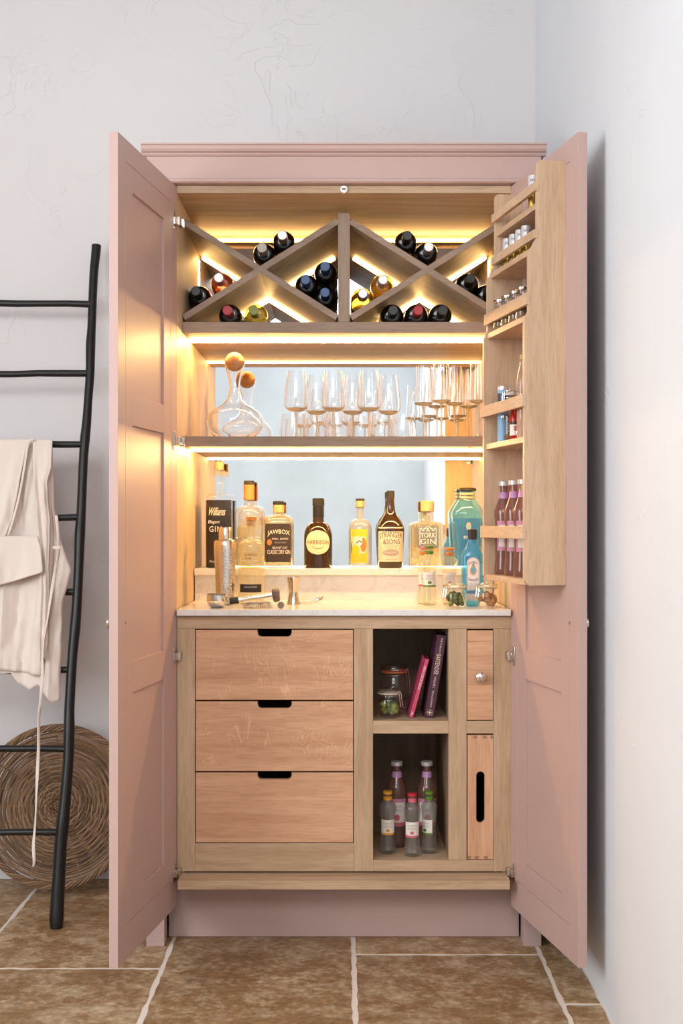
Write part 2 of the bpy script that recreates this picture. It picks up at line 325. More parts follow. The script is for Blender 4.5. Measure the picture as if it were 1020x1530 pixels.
# ------------------------------------------------------------ room
XR = .634; YB = 3.994; XL = -2.6; YR = -1.8; ZC = 3.3
def struct(name, mb, m): return tag(mb.build(name, m), kind='structure')
struct('wall_back', MB().box(XL-.1, XR+.1, YB, YB+.1, -.05, ZC+.1), wall_m)
wr = struct('wall_right', MB().box(XR, XR+.1, YR, YB, -.05, ZC+.1), wall_r)
struct('wall_left', MB().box(XL-.1, XL, YR, YB, -.05, ZC+.1), wall_m)
struct('wall_rear', MB().box(XL-.1, XR+.1, YR-.1, YR, -.05, ZC+.1), wall_rear)
struct('ceiling', MB().box(XL-.1, XR+.1, YR-.1, YB+.1, ZC, ZC+.1), wall_m)
floor = struct('floor', MB().box(XL, XR, YR, YB, -.06, -.0015), grout_m)
def tile(x0, x1, y0, y1):
    g = .007; x0 += g; x1 -= g; y0 += g; y1 -= g
    if x1-x0 < .03 or y1-y0 < .03: return
    lp = []
    def side(a, b):
        n = max(2, int((Vector(b)-Vector(a)).length/.035))
        for i in range(n):
            t = i/n; j = random.uniform(-.0028, .0028) if i else random.uniform(-.001, .001)
            dx, dy = b[0]-a[0], b[1]-a[1]; l = sqrt(dx*dx+dy*dy)
            lp.append((a[0]+dx*t-dy/l*j, a[1]+dy*t+dx/l*j))
    side((x0, y0), (x1, y0)); side((x1, y0), (x1, y1)); side((x1, y1), (x0, y1)); side((x0, y1), (x0, y0))
    MB().prism([lp], -.004, 0, lambda a, b, t: (a, b, t)).build('tile', stone_m, floor)
cols = [(-2.6, -2.05, [3.4, 2.6]), (-2.05, -1.53, [3.65, 2.9]), (-1.53, -.992, [3.45, 2.75]), (-.992, -.481, [3.183, 2.45]), (-.481, .0265, [3.62, 2.72]),
        (.0265, .535, [3.287, 2.5]), (.535, XR, [3.55, 2.947, 2.4])]
for x0, x1, js in cols:
    ys = [YB]+js
    while ys[-1] > YR: ys.append(max(YR, ys[-1]-.74))
    for a, b in zip(ys[1:], ys[:-1]): tile(x0, x1, a, b)

# ------------------------------------------------------------ cabinet
CAB = thing('drinks_cabinet', (0, 3.36, 0), 'pink freestanding drinks cabinet standing open with oak-lined shelves and lit wine rack', 'cabinet')
def cb(name, m, x0, x1, y0, y1, z0, z1, bevel=.0008, parent=None): return bx(name, m, parent or CAB, x0, x1, y0, y1, z0, z1, bevel)
HW = .549; IW = .466; MY = 3.87; CEIL = 2.098
for s in (-1, 1):
    cb('side_panel', pink, s*(HW-.018), s*HW, 3.372, 3.985, .0, 2.205)
    cb('stile', pink, s*.492, s*HW, 3.35, 3.374, .10, 2.133)
    cb('foot', pink_plinth, s*.499, s*HW, 3.35, 3.40, 0, .10)
    cb('inner_side', inz, s*IW, s*(IW+.018), 3.362, MY, .17, CEIL+.015)
cb('plinth', pink_plinth, -.4975, .4975, 3.425, 3.443, .001, .165)
cb('frieze', pink, -HW, HW, 3.350, 3.374, 2.133, 2.208)
# beads and cornice
m = MB(); prof = [(3.344, 2.121), (3.340, 2.125), (3.340, 2.131), (3.346, 2.134), (3.36, 2.134), (3.374, 2.134), (3.374, 2.119)]
m.prism([prof], -HW, HW, lambda a, b, t: (t, a, b)); m.build('bead', pink, CAB, world=True)
prof = [(3.352, 2.196), (3.346, 2.197), (3.343, 2.201), (3.343, 2.204), (3.336, 2.207), (3.332, 2.213), (3.332, 2.222), (3.328, 2.224), (3.328, 2.228), (3.985, 2.228), (3.985, 2.205), (3.374, 2.205)]
MB().prism([prof], -HW-.012, HW+.012, lambda a, b, t: (t, a, b)).build('cornice', pink, CAB, world=True)
cb('top_rail', ox, -IW, IW, 3.362, 3.385, 2.098, 2.1185)
cb('ceiling_panel', ox, -IW, IW, 3.385, MY, CEIL, CEIL+.015)
cb('back_panel', oz, -.53, .53, MY+.006, MY+.02, .1, 2.2)
mir = cb('mirror', mirror_m, -IW, IW, MY-.004, MY, 1.0, CEIL-.04, 0); mir['label'] = 'wide mirror lining the back'
cb('back_rail', ox, -IW, IW, MY-.008, MY, CEIL-.022, CEIL)
catch = MB().prism([[(5.4*cos(a)*.00187, 5.4*sin(a)*.00187) for a in [i*pi/12 for i in range(24)]]], 3.353, 3.3625, lambda a, b, t: (a, t, b+2.1065)).build('door_catch', simple('white_catch', (.8, .78, .78), .3), CAB, world=True, bevel=.0008)
MB().box(-.005, .005, 3.3525, 3.3535, 2.1045, 2.1085).build('keyhole', black_m, catch, world=True)
# lower face frame from pixel columns/rows
DF = 3.36
def fx(px): return X(px, DF)
def fz(py): return Z(py, DF)
def fr(name, m, xa, xb, ya, yb, y0=DF, y1=DF+.022): return cb(name, m, fx(xa), fx(xb), y0, y1, fz(yb), fz(ya), .0006)
fr('rail', ox, 264.5, 763, 921, 939.5)
fr('stile', oz, 264.5, 291, 939.8, 1302); fr('stile', oz, 528.5, 557, 939.8, 1302)
fr('stile', oz, 670, 697, 939.8, 1285); fr('stile', oz, 737, 763, 939.8, 1302)
fr('rail', ox, 291.2, 528.3, 1260, 1302); fr('rail', ox, 557.2, 736.8, 1285.3, 1302)
fr('rail', ox, 557.2, 669.8, 1077, 1096); fr('rail', ox, 697.2, 736.8, 1077, 1096)
cb('bottom_shelf', ox, -.4535, .4535, 3.288, MY, .176, .2005, .001)
# cubby linings
inn = wood('oak_cubby', (.22, .15, .095), (.32, .225, .15), 'Z')  # oak coloured darker to carry the shade inside the cubbies
for xa in (557, 670):
    s = -1 if xa == 557 else 1
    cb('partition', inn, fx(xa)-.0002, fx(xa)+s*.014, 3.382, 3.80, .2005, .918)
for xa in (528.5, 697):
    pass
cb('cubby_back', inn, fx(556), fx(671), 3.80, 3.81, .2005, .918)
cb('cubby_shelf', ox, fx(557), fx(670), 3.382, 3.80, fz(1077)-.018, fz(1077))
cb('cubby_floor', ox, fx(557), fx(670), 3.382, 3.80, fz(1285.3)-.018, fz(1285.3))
# drawers
def drawer(ya, yb, mt, lab):
    x0, x1, z0, z1 = fx(292.3), fx(527.2), fz(yb-.9), fz(ya+1.2)
    c0, c1, zb, r = fx(384.5), fx(435.5), fz(ya+11.5), .012
    lp = [(x0, z0), (x1, z0), (x1, z1), (c1, z1)]
    lp += [(c1, zb+r)]+[(c1-r+r*cos(a), zb+r+r*sin(a)) for a in [-pi/2*i/6 for i in range(1, 7)]]
    lp += [(c0+r+r*cos(a), zb+r+r*sin(a)) for a in [-pi/2-pi/2*i/6 for i in range(0, 7)]]+[(c0, z1), (x0, z1)]
    d = MB().prism([lp], DF+.001, DF+.019, lambda a, b, t: (a, t, b)).build('drawer', mt, CAB, world=True, bevel=.0006)
    if lab: d['label'] = lab
    b = MB(); t = .01
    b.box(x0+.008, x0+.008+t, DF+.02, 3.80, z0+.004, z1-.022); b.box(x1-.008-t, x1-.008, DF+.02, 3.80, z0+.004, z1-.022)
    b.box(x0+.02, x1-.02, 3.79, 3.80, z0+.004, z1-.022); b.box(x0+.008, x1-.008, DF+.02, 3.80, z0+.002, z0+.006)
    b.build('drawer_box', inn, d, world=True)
drawer(940, 1046.6, wx, 'top drawer front with bold ray fleck'); drawer(1047, 1153, wx, 'drawer front with fine ray fleck'); drawer(1153.4, 1259.6, wx2, 'plain grained drawer front')
cb('drawer_lining', black_m, fx(289), fx(531), 3.81, 3.82, fz(1262), fz(938)); cb('drawer_lining', inn, fx(288), fx(290.5), 3.383, 3.81, fz(1262), fz(938)); cb('drawer_lining', inn, fx(529), fx(531), 3.383, 3.81, fz(1262), fz(938))
d = cb('small_drawer', wx2, fx(698), fx(736), DF+.001, 3.80, fz(1075.7), fz(941.8), .0006)
for i, (ya, yb) in enumerate([(942, 958), (958.3, 980), (980.3, 1001), (1001.3, 1022.3), (1022.6, 1046), (1046.3, 1075.6)]):
    MB().box(fx(698), fx(736), DF-.0006, DF+.003, fz(yb), fz(ya)).build('drawer_board', wx2, d, world=True, bevel=.0002)
kn = MB(); kn.lathe([(0, 0), (.006, 0), (.0055, .007), (.009, .011), (.0135, .016), (.0150, .021), (.0135, .027), (.008, .0305), (0, .0315)], 28)
k = kn.build('knob', steel, d); k.rotation_euler = (pi/2, 0, 0); k.location = (fx(717), DF-3.36-.0005, fz(1010.5))
# pull-out tray with slot handle
x0, x1, z0, z1 = fx(698.5), fx(736.5), fz(1284.5), fz(1098.5)
def stadium(cx, z0, z1, r, n=10):
    return [(cx+r*cos(a), z1-r+r*sin(a)) for a in [pi*i/n for i in range(n+1)]]+[(cx+r*cos(a), z0+r+r*sin(a)) for a in [pi+pi*i/n for i in range(n+1)]]
tr = MB().prism([[(x0, z0), (x1, z0), (x1, z1), (x0, z1)], stadium(fx(717.7), fz(1230), fz(1153), X(520, DF)-X(513.6, DF))], DF+.002, DF+.016, lambda a, b, t: (a, t, b)).build('pull_out_tray', wz, CAB, world=True, bevel=.0006)
for xa in (x0+.0, x1-.006): MB().box(xa, xa+.006, DF+.017, 3.8, z0, z1-.01).build('tray_side', inn, tr, world=True)
MB().box(x0, x1, 3.79, 3.8, z0, z1-.01).build('tray_back', black_m, tr, world=True)
for i, (cx, top) in enumerate([(709.9, 1), (724, 1), (735.3, 1), (700.6, 0), (712, 0), (725.6, 0)]):
    a, b = (fx(cx)-.0045, fx(cx)+.0045); w = .0018; a = max(a, x0+.0003); b = min(b, x1-.0003)
    lo, hi = (z1-.0095, z1-.0012) if top else (z0+.0012, z0+.0095)
    q = [(a-(0 if top else w), lo if top else hi), (b+(0 if top else w), lo if top else hi)] if False else None
    lp = [(max(a-w, x0+.0001), lo), (min(b+w, x1-.0001), lo), (b, hi), (a, hi)] if top else [(a, lo), (b, lo), (min(b+w, x1-.0001), hi), (max(a-w, x0+.0001), hi)]
    MB().prism([lp], DF+.0014, DF+.003, lambda p, q2, t: (p, t, q2)).build('dovetail', dark_oak, tr, world=True)
# rack board, shelf, divider, crossing slats
SF = 3.48; BT = Z(481, SF); BB = Z(497, SF)
for nm, za, zb in (('rack_board', BB, BT), ('glass_shelf_board', Z(667, SF), Z(652, SF))):
    o_ = cb(nm, ox, -IW, IW, SF+.012, MY-.004, za, zb, 0)
    MB().box(-IW, IW, SF, SF+.012, za, zb).build('lipping', gx, o_, world=True, bevel=.0006)  # front edge in the dimmer oak, weaker room light put into its colour
cb('divider', gz, X(504.8, SF), X(522.6, SF), SF-.001, MY-.004, BT, Z(318, SF))
def slat(xa, ya, xb, yb, w=9.2):
    a = Vector((X(xa, SF), Z(ya, SF))); b = Vector((X(xb, SF), Z(yb, SF))); dr = (b-a).normalized(); n = Vector((-dr.y, dr.x))*w/2*SF/F
    lp = [tuple(a-n), tuple(b-n), tuple(b+n), tuple(a+n)]
    return lp
XRr = PX0+IW*F/SF
for (x0_, x1_) in ((273.0, 504.5), (523, XRr)):
    lp1 = slat(x0_, 330, x1_-1, 474.5); lp2 = slat(x0_+1, 474.5, x1_, 330)
    MB().prism([lp1], SF+.0004, MY-.004, lambda a, b, t: (a, t, b)).build('slat', gx, CAB, world=True, bevel=.0005)
    MB().prism([lp2], SF, MY-.0045, lambda a, b, t: (a, t, b)).build('slat', gx, CAB, world=True, bevel=.0005)
# led strips
def led(name, *a, m=None): return MB().box(*a).build(name, m or led_m, CAB, world=True)
LY = 3.632
led('light_strip', -IW+.002, IW-.002, LY-.004, LY+.004, BB-.006, BB); led('light_strip', -IW+.002, IW-.002, LY-.004, LY+.004, Z(667, SF)-.006, Z(667, SF))
for s in (-1, 1):
    pass
led('light_strip', -IW, IW, MY-.014, MY-.008, CEIL-.019, CEIL-.012, m=led_rack)
led('light_strip', -.40, .40, MY-.007, MY-.0045, 1.0365, 1.039, m=led_low)
def ledline(xa, ya, xb, yb):
    lp = slat(xa, ya, xb, yb, 3.2)
    MB().prism([lp], MY-.016, MY-.010, lambda a, b, t: (a, t, b)).build('light_strip', led_rack, CAB, world=True)
for (x0_, x1_) in ((273.0, 504.5), (523, XRr)):
    mx_ = (x0_+x1_)/2; my_ = 402.4; o = 8.2
    def P_(x, left): # y on underside of slats
        return (330+(x-x0_)*(474.5-330)/(x1_-1-x0_)) if left else (474.5-(x-x0_-1)*(474.5-330)/(x1_-x0_-1))
    ledline(x0_+6, P_(x0_+6, 1)+o, mx_-8, P_(mx_-8, 1)+o); ledline(mx_+8, P_(mx_+8, 0)+o, x1_-6, P_(x1_-6, 0)+o)
    ledline(mx_, my_+o+1, x1_-12, P_(x1_-12, 1)+o); ledline(mx_, my_+o+1, x0_+12, P_(x0_+12, 0)+o)
for s in (-1, 1): led('light_strip', s*IW, s*(IW-.003), MY-.014, MY-.008, Z(455, SF), Z(345, SF), m=led_rack)

# doors
def mkdoor(side):
    hx = side*(.466 if side < 0 else .4655); dx, dy = (-.075, -.473) if side < 0 else (.0965, -.473)
    w = sqrt(dx*dx+dy*dy); ux, uy = dx/w, dy/w; nx, ny = side*-uy, side*ux   # outward normal
    if nx*side < 0: nx, ny = -nx, -ny
    def D(u, v, z): return (hx+ux*u+nx*v, 3.36+uy*u+ny*v, z)
    return w, D
def door(side):
    w, D = mkdoor(side); T = .0225; z0, z1 = .110, 2.115; B = .055; g = .0012
    m = MB()
    def b(u0, u1, v0, v1, za, zb): m.box(u0, u1, v0, v1, za, zb, D)
    b(.001, w-.001, .009, .0135, z0+.001, z1-.001)
    b(B, w-B, 0, T, z1-B, z1); b(B, w-B, 0, T, z0, .194); b(0, B, 0, T, z0, z1); b(w-B, w, 0, T, z0, z1)
    zi0, zi1 = .194+g, z1-B-g; u0, u1, s0, s1 = B+g, w-B-g, .116, .3727
    b(u0, s0, 0, T, zi0, zi1); b(s1, u1, 0, T, zi0, zi1)
    zs = [(1.495, 1.998), (.834, 1.419), (.256, .756)]
    b(s0, s1, 0, T, 1.998, zi1); b(s0, s1, 0, T, 1.419, 1.495); b(s0, s1, 0, T, .756, .834); b(s0, s1, 0, T, zi0, .256)
    d = m.build('door', pink, CAB, world=True, bevel=.0007)
    for za, zb in zs:
        MB().box(s0+.0002, s1-.0002, .006, .0165, za+.0002, zb-.0002, D).build('panel', pink, d, world=True)
    for py in (330, 659, 980, 1304):
        z = Z(py, 3.34); h = MB()
        h.box(.022, .036, -.0025, .0, z-.026, z+.026, D); h.box(.012, .030, -.010, -.002, z-.011, z+.009, D)
        h.box(-.012, .016, -.016, -.006, z-.010, z+.010, D); h.box(-.014, -.008, -.02, -.004, z-.013, z+.013, D)
        h.tube([D(.018, -.012, z-.012), D(.018, -.012, z+.012)], .004, 10)
        h.build('hinge', nickel, d, world=True, bevel=.0008)
    kz = .933; c = Vector(D(w-.045, T, kz)); n = (Vector(D(w-.045, T+1, kz))-c)
    kb = MB(); kb.lathe([(.006, 0), (.0055, .007), (.010, .010), (.0135, .0145), (.0135, .018), (.009, .0215), (0, .0225)], 24)
    ko = kb.build('knob', nickel, d); ko.rotation_euler = n.to_track_quat('Z', 'Y').to_euler(); ko.location = c-Vector((0, 3.36, 0))
    sb = MB(); sb.lathe([(.0042, 0), (.0042, .0012), (.002, .002), (0, .002)], 14); so = sb.build('screw', nickel, d)
    so.rotation_euler = (-n).to_track_quat('Z', 'Y').to_euler(); so.location = Vector(D(w-.055, 0, kz))-Vector((0, 3.36, 0))
    return d
door(-1)['label'] = 'open plain pink door'; door(1)['label'] = 'open pink door carrying the rack'
# door rack
wR, DR = mkdoor(1)
def RK(t, s, z): return DR(t*wR, -s, CZ+z)
RACKO = bpy.data.objects.new('door_rack', None); COL.objects.link(RACKO); RACKO.parent = CAB; RACKO['label'] = 'oak shelf rack fixed inside the door'
sec = [(.0766, .890, .707), (.098, .658, .519), (.1085, .495, -.152)]
rp = [(0, -.152)]+[(.1085-.012, -.152), (.1085, -.140)]+[(.1085, .495), (.098, .519), (.098, .658), (.0766, .700), (.0766, .878)]+[(.0766-.012*(1-cos(a)), .878+.012*sin(a)) for a in [pi/2*i/5 for i in range(1, 6)]]+[(0, .890)]
for ta, tb in ((.817, .842), (.166, .191)):
    MB().prism([rp], ta, tb, lambda a, b, t: RK(t, a, b)).build('rack_side', rkz, RACKO, world=True, bevel=.0008)
shelves = [(.7895, .072), (.675, .090), (.512, .099), (.2138, .103), (-.137, .103)]
for z, s in shelves: MB().box(.191, .817, .0003, s, z-.0145, z, RK).build('shelf', rky, RACKO, world=True, bevel=.0006)
for za, zb, s in [(.8133, .8357, .0766), (.698, .7193, .0775), (.5347, .5635, .098), (.2854, .3146, .1085), (-.038, -.0068, .1085)]:
    MB().box(.163, .845, s-.004, s+.0065, za, zb, RK).build('rail', rky, RACKO, world=True, bevel=.0006)
def rack_at(px, s):
    P = px-PX0; t = (P*(3.36-.2*s)-F*(.4655-.98*s))/(F*.0965+P*.473); return t

# worktop
WT = thing('worktop', (0, 3.335, CZ-.2393), 'white marble worktop with low upstand inside the pink cabinet', 'worktop')
bx('slab', marble_m, WT, -.4625, .4625, 3.335, 3.75, CZ-.2393-.0165, CZ-.2393, .001)
bx('upstand', marble_m, WT, -.4625, .4625, 3.742, 3.75, CZ-.2393, 1.0155, 0)
bx('ledge', marble_m, WT, -.4625, .4625, 3.728, MY-.004, 1.0155, 1.036, .001)
CT = CZ-.2393; LT = 1.036; SHT = Z(652, SF)

# ------------------------------------------------------------ lettering
def text_mesh(txt, size, spacing=1.0):
    c = bpy.data.curves.new('t', 'FONT'); c.body = txt; c.size = size; c.align_x = 'CENTER'; c.align_y = 'CENTER'; c.resolution_u = 2; c.space_character = spacing
    o = bpy.data.objects.new('t', c); COL.objects.link(o)
    me = bpy.data.meshes.new_from_object(o); vs = [tuple(v.co) for v in me.vertices]; fs = [tuple(p.vertices) for p in me.polygons]
    bpy.data.objects.remove(o); bpy.data.curves.remove(c); bpy.data.meshes.remove(me); return vs, fs
def text_part(txt, width, height, fn, m, parent, arch=0, spacing=1.0, slant=0):
    vs, fs = text_mesh(txt, 1, spacing)
    if not vs: return
    xs = [v[0] for v in vs]; ys = [v[1] for v in vs]; w = max(xs)-min(xs); h = max(ys)-min(ys); cx = (max(xs)+min(xs))/2; cyy = (max(ys)+min(ys))/2
    out = []
    for x, y, _ in vs:
        u = (x-cx)/w*width; v = (y-cyy)/h*height; v += arch*(1-(2*u/width)**2); u += slant*v; out.append(fn(u, v))
    o = MB().add(out, fs).build('lettering', m, parent, fix=False); return o

# ------------------------------------------------------------ bottles
class Bottle:
    """profile in pixels at depth d: list of (radius, height)"""
    def __init__(s, name, px, d, z, prof, m, label, cat='bottle', group=None, ex=2, n=40, ry=1.0, rz=0, y=None, x=None, rx=1.0, k=None):
        s.k = k or d/F; s.ex = ex; s.prof = [(r*s.k, h*s.k) for r, h in prof]; s.ry = ry; s.rx = rx
        s.root = thing(name, (X(px, d) if x is None else x, d if y is None else y, z), label, cat, group, rz)
        s.body = MB().lathe(s.prof, n, ex, rx=rx, ry=ry).build('glass', m, s.root)
    def r(s, z):
        P = s.prof
        for (r0, z0), (r1, z1) in zip(P, P[1:]):
            if z1 > z0 and z0 <= z <= z1: return r0+(r1-r0)*(z-z0)/(z1-z0)
        return P[-1][0]
    def surf(s, u, z, off=.0004):
        r = s.r(z)*s.rx+off
        if s.ex == 2: a = u/r; return (r*sin(a), -r*cos(a)*s.ry/s.rx, z)
        q = min(abs(u)/r, .999); return (u, -r*(1-q**s.ex)**(1/s.ex)*s.ry/s.rx, z)
    def label(s, u0, u1, h0, h1, m, off=.0004, name='label', shape=None, n=20):
        k = s.k
        def fn(a, b):
            u = (u0+(u1-u0)*a)*k; z = (h0+(h1-h0)*b)*k; return s.surf(u, z, off)
        if shape == 'oval':
            mb = MB(); cu, cz, ru, rz = (u0+u1)/2*k, (h0+h1)/2*k, (u1-u0)/2*k, (h1-h0)/2*k; vs = [s.surf(cu, cz, off)]; fs = []; N = 40; R = 5
            for j in range(1, R+1):
                for i in range(N): a = 2*pi*i/N; vs.append(s.surf(cu+ru*cos(a)*j/R, cz+rz*sin(a)*j/R, off))
            for i in range(N): fs.append((0, 1+i, 1+(i+1) % N))
            for j in range(R-1):
                for i in range(N): i2 = (i+1) % N; fs.append((1+j*N+i, 1+j*N+i2, 1+(j+1)*N+i2, 1+(j+1)*N+i)[::-1])
            mb.add(vs, fs, True); return mb.build(name, m, s.root, fix=False)
        return MB().grid(n, 6, fn).build(name, m, s.root, fix=False)
    def text(s, t, w, h, hz, m, u=0, arch=0, off=.0009, spacing=1.0, slant=0, parent=None):
        k = s.k
        return text_part(t, w*k, h*k, lambda a, b: s.surf(u*k+a, hz*k+b, off), m, parent or s.root, arch*k, spacing, slant)
    def line(s, pts, wd, m, off=.0009, name='printed_line'):
        k = s.k; mb = MB()
        for (ua, ha), (ub, hb) in zip(pts, pts[1:]):
            L_ = sqrt((ub-ua)**2+(hb-ha)**2); nx, ny = -(hb-ha)/L_*wd/2, (ub-ua)/L_*wd/2
            q = [(ua+nx, ha+ny), (ub+nx, hb+ny), (ub-nx, hb-ny), (ua-nx, ha-ny)]
            mb.add([s.surf(a*k, b*k, off) for a, b in q], [(0, 1, 2, 3)])
        return mb.build(name, m, s.root, fix=False)
    def ring(s, r, h0, h1, m, name, r2=None, bevel=1, n=28, ex=2):
        k = s.k; r2 = r if r2 is None else r2; e = min(.8, (h1-h0)*.2)
        return MB().lathe([(max(r-e, 0), h0), (r, h0+e), (r2, h1-e), (max(r2-e, 0), h1)] if h0 > -999 else [], n, ex).build(name, m, s.root) if False else \
            MB().lathe([((r-e)*k, h0*k), (r*k, (h0+e)*k), (r2*k, (h1-e)*k), ((r2-e)*k, h1*k)], n, ex).build(name, m, s.root)
def dome(r, h0, h1, rn, n=7, p=2):   # shoulder curve from radius r at h0 to rn at h1
    return [(rn+(r-rn)*cos(pi/2*i/n)**(2/p), h0+(h1-h0)*sin(pi/2*i/n)) for i in range(n+1)]

LD = 3.798
# dark etched square bottle at left end
b = Bottle('gin_bottle', 327.5, LD, LT, [(17.5, 0), (19.3, 1.5), (19.3, 104)]+dome(19.3, 104, 111, 8)+[(6.2, 114), (6.2, 138)], glass_thin, 'tall dark gin bottle with white script and clear stopper at the left end', ex=7, ry=.9)
MB().lathe([(18.2*b.k, 1*b.k), (18.8*b.k, 2*b.k), (18.8*b.k, 101*b.k)], 32, 7, ry=.9).build('dark_coating', black_liq, b.root)
b.ring(5.2, 104, 137, glass_thin, 'inner_neck'); b.ring(9.2, 138.5, 146, spirit_warm, 'stopper'); b.ring(7, 146, 158, corkl, 'stopper_top')
b.text('Williams', 25, 12, 84, white_ink, -1.5, slant=.25); b.text('Elegant', 17, 6, 68, white_ink, -6, slant=.25); b.text('GIN', 18, 8.5, 58, white_ink, -4, spacing=1.2); b.text('70cl', 8, 3, 10, white_ink, -9)
# tall clear bottle with orange cork collar
b = Bottle('gin_bottle', 372, LD, LT, [(19.5, 0), (21.3, 1.5), (21.3, 80)]+dome(21.3, 80, 93, 8)+[(7.2, 97), (7.0, 103)], spirit, 'tall frosted clear gin bottle with orange collar and black cap behind the shorter one')
b.ring(8.2, 101, 124, orange_p, 'collar'); b.ring(8.0, 124, 130, black_m, 'cap')
b.label(-14, 10, 46, 72, thin_glass('frosted_print', (.9, .88, .8), 1.4, mixd=.35, dcol=(.9, .8, .6)), name='label'); b.text('CARO', 15, 4, 62, gold_ink, -2)
# square amber-label bottle
b = Bottle('gin_bottle', 416, LD, LT, [(19, 0), (20.5, 2), (20.5, 68)]+dome(20.5, 68, 79, 8)+[(7.6, 81), (7.6, 94)], spirit_warm, 'squat clear gin bottle with dark brown label reading JAWBOX', ex=6, ry=.9)
b.ring(8.6, 82, 94, corkl, 'cork'); b.ring(8.4, 94, 99.5, black_m, 'cap')
b.label(-19, 19, 9, 66, black_p, n=24); b.line([(-18.5, 64), (18.5, 64)], 1, gold_ink); b.line([(-18.5, 12), (18.5, 12)], 1.2, gold_ink)
b.text('JAWBOX', 33, 8.5, 51, white_ink, 1, arch=2.2); b.text('SMALL  BATCH', 24, 2.6, 43.5, white_ink, 3); b.text('SINGLE MALT', 18, 2.4, 38, grey_p, 4)
b.text('BELFAST CUT', 22, 3, 30.5, white_ink, 3); b.text('CLASSIC DRY GIN', 34, 6.2, 24, white_ink, 1)
b.label(-16, -9, 34, 43, orange_p, .0008, 'seal', 'oval')
# round dark bottle with oval label
b = Bottle('gin_bottle', 475, LD, LT, [(19.5, 0), (21, 1.5), (21, 45)]+dome(21, 45, 68, 8.2)+[(7.6, 72), (7.4, 92)], brown_glass, 'round-shouldered dark brown gin bottle with cream oval label reading HARRISON')
b.ring(8.4, 92, 104, black_m, 'cap'); b.ring(7.9, 75, 92, black_cap, 'capsule')
b.label(-20.5, 20.5, 20.5, 56, cream, shape='oval'); b.text('HARRISON', 35, 6.4, 38.5, brown_ink, 0, spacing=1.05)
b.line([(9*sin(a), 33-6*cos(a)*1.0+2) for a in [-1.2+.2*i for i in range(13)]], .7, brown_ink)
# yellow label bottle
b = Bottle('gin_bottle', 538, LD, LT, [(16, 0), (17.3, 1.5), (17.3, 55)]+dome(17.3, 55, 73, 5.6)+[(5.2, 78), (5.2, 92)], spirit, 'small clear gin bottle with bright yellow illustrated label')
b.ring(6.4, 90, 100, corkl, 'cork'); b.ring(6.4, 100, 103.5, ink, 'cap')
b.label(-16.5, 11, 8, 57.5, yellow_p); b.label(-14, 9, 22, 47, kraft, .0007, 'printed_picture'); b.label(-15, -1, 20, 34, yellow_p, .001, 'printed_lemon', 'oval'); b.label(-16.4, -13.2, 20, 40, green_p, .0012, 'printed_leaf', 'oval')
b.label(0, 9, 24, 45, orange_p, .0009, 'printed_shape', 'oval'); b.label(-6, 3, 34, 45, paper, .0011, 'printed_shape', 'oval'); b.line([(-6, 37), (-2, 41), (2, 38)], 1.6, ink, .0016)
b.text('SIXSMITH', 22, 3.4, 52.5, gold_ink, -3); b.text('LONDON DRY GIN', 20, 2, 17, gold_ink, -3); b.text('DISTILLED GIN', 20, 2, 12, gold_ink, -3)
# tapered dark bottle
b = Bottle('gin_bottle', 583, LD, LT, [(16.8, 0), (18, 2), (20.8, 57)]+[(19.8, 63), (15, 72), (9.5, 79), (7.2, 85), (5.9, 96), (5.6, 106)], brown_glass, 'tapering dark brown gin bottle with cream label reading STRANGER & SONS', ex=2.6)
b.ring(6.2, 104, 115, black_m, 'cap')
b.label(-18.3, 18.3, 9.5, 61, kraft, n=24)
b.text('STRANGER', 34, 8.5, 47.8, ink, 0, arch=2.2); b.text('&SONS', 25, 7.5, 39.2, ink, 1); b.text('GIN', 16, 4.6, 32, gold_ink, 0, spacing=1.2)
b.label(-12, 12, 18, 28, grey_p, .0008, 'printed_banner', 'oval'); b.text('Elephant', 18, 4, 23, kraft, 0, off=.0013, slant=.3); b.text('SPICED GIN', 16, 1.6, 13, ink)
for sg in (-1, 1): b.line([(sg*(16-3*abs(cos(t*.9))), 18+t*3.2) for t in range(7)], .6, gold_ink)
# square clear bottle with grey label
b = Bottle('gin_bottle', 638, LD, LT, [(23, 0), (25, 2), (25, 62)]+dome(25, 62, 69, 10)+[(9.2, 71), (9.2, 84)], spirit_warm, 'square clear gin bottle with grey label reading YORK GIN', ex=8, ry=.72)
b.ring(10.2, 84, 100, corkl, 'cork'); b.label(-2, 4, 78, 99, grey_p, .0016, 'seal_strip', n=4)
b.label(-15.5, 15.5, 30, 65, york_p, n=12)
b.text('YORK', 22, 7.5, 49, white_ink, 0); b.text('GIN', 22, 8, 39.5, white_ink, 0, spacing=1.1)
b.line([(-12, 34), (-12, 59), (-9, 59), (-9, 56), (-6, 56), (-6, 59), (-3, 59), (-3, 61), (3, 61), (3, 59), (6, 59), (6, 56), (9, 56), (9, 59), (12, 59), (12, 34)], .9, white_ink)
b.text('&', 5, 5, 57, white_ink)
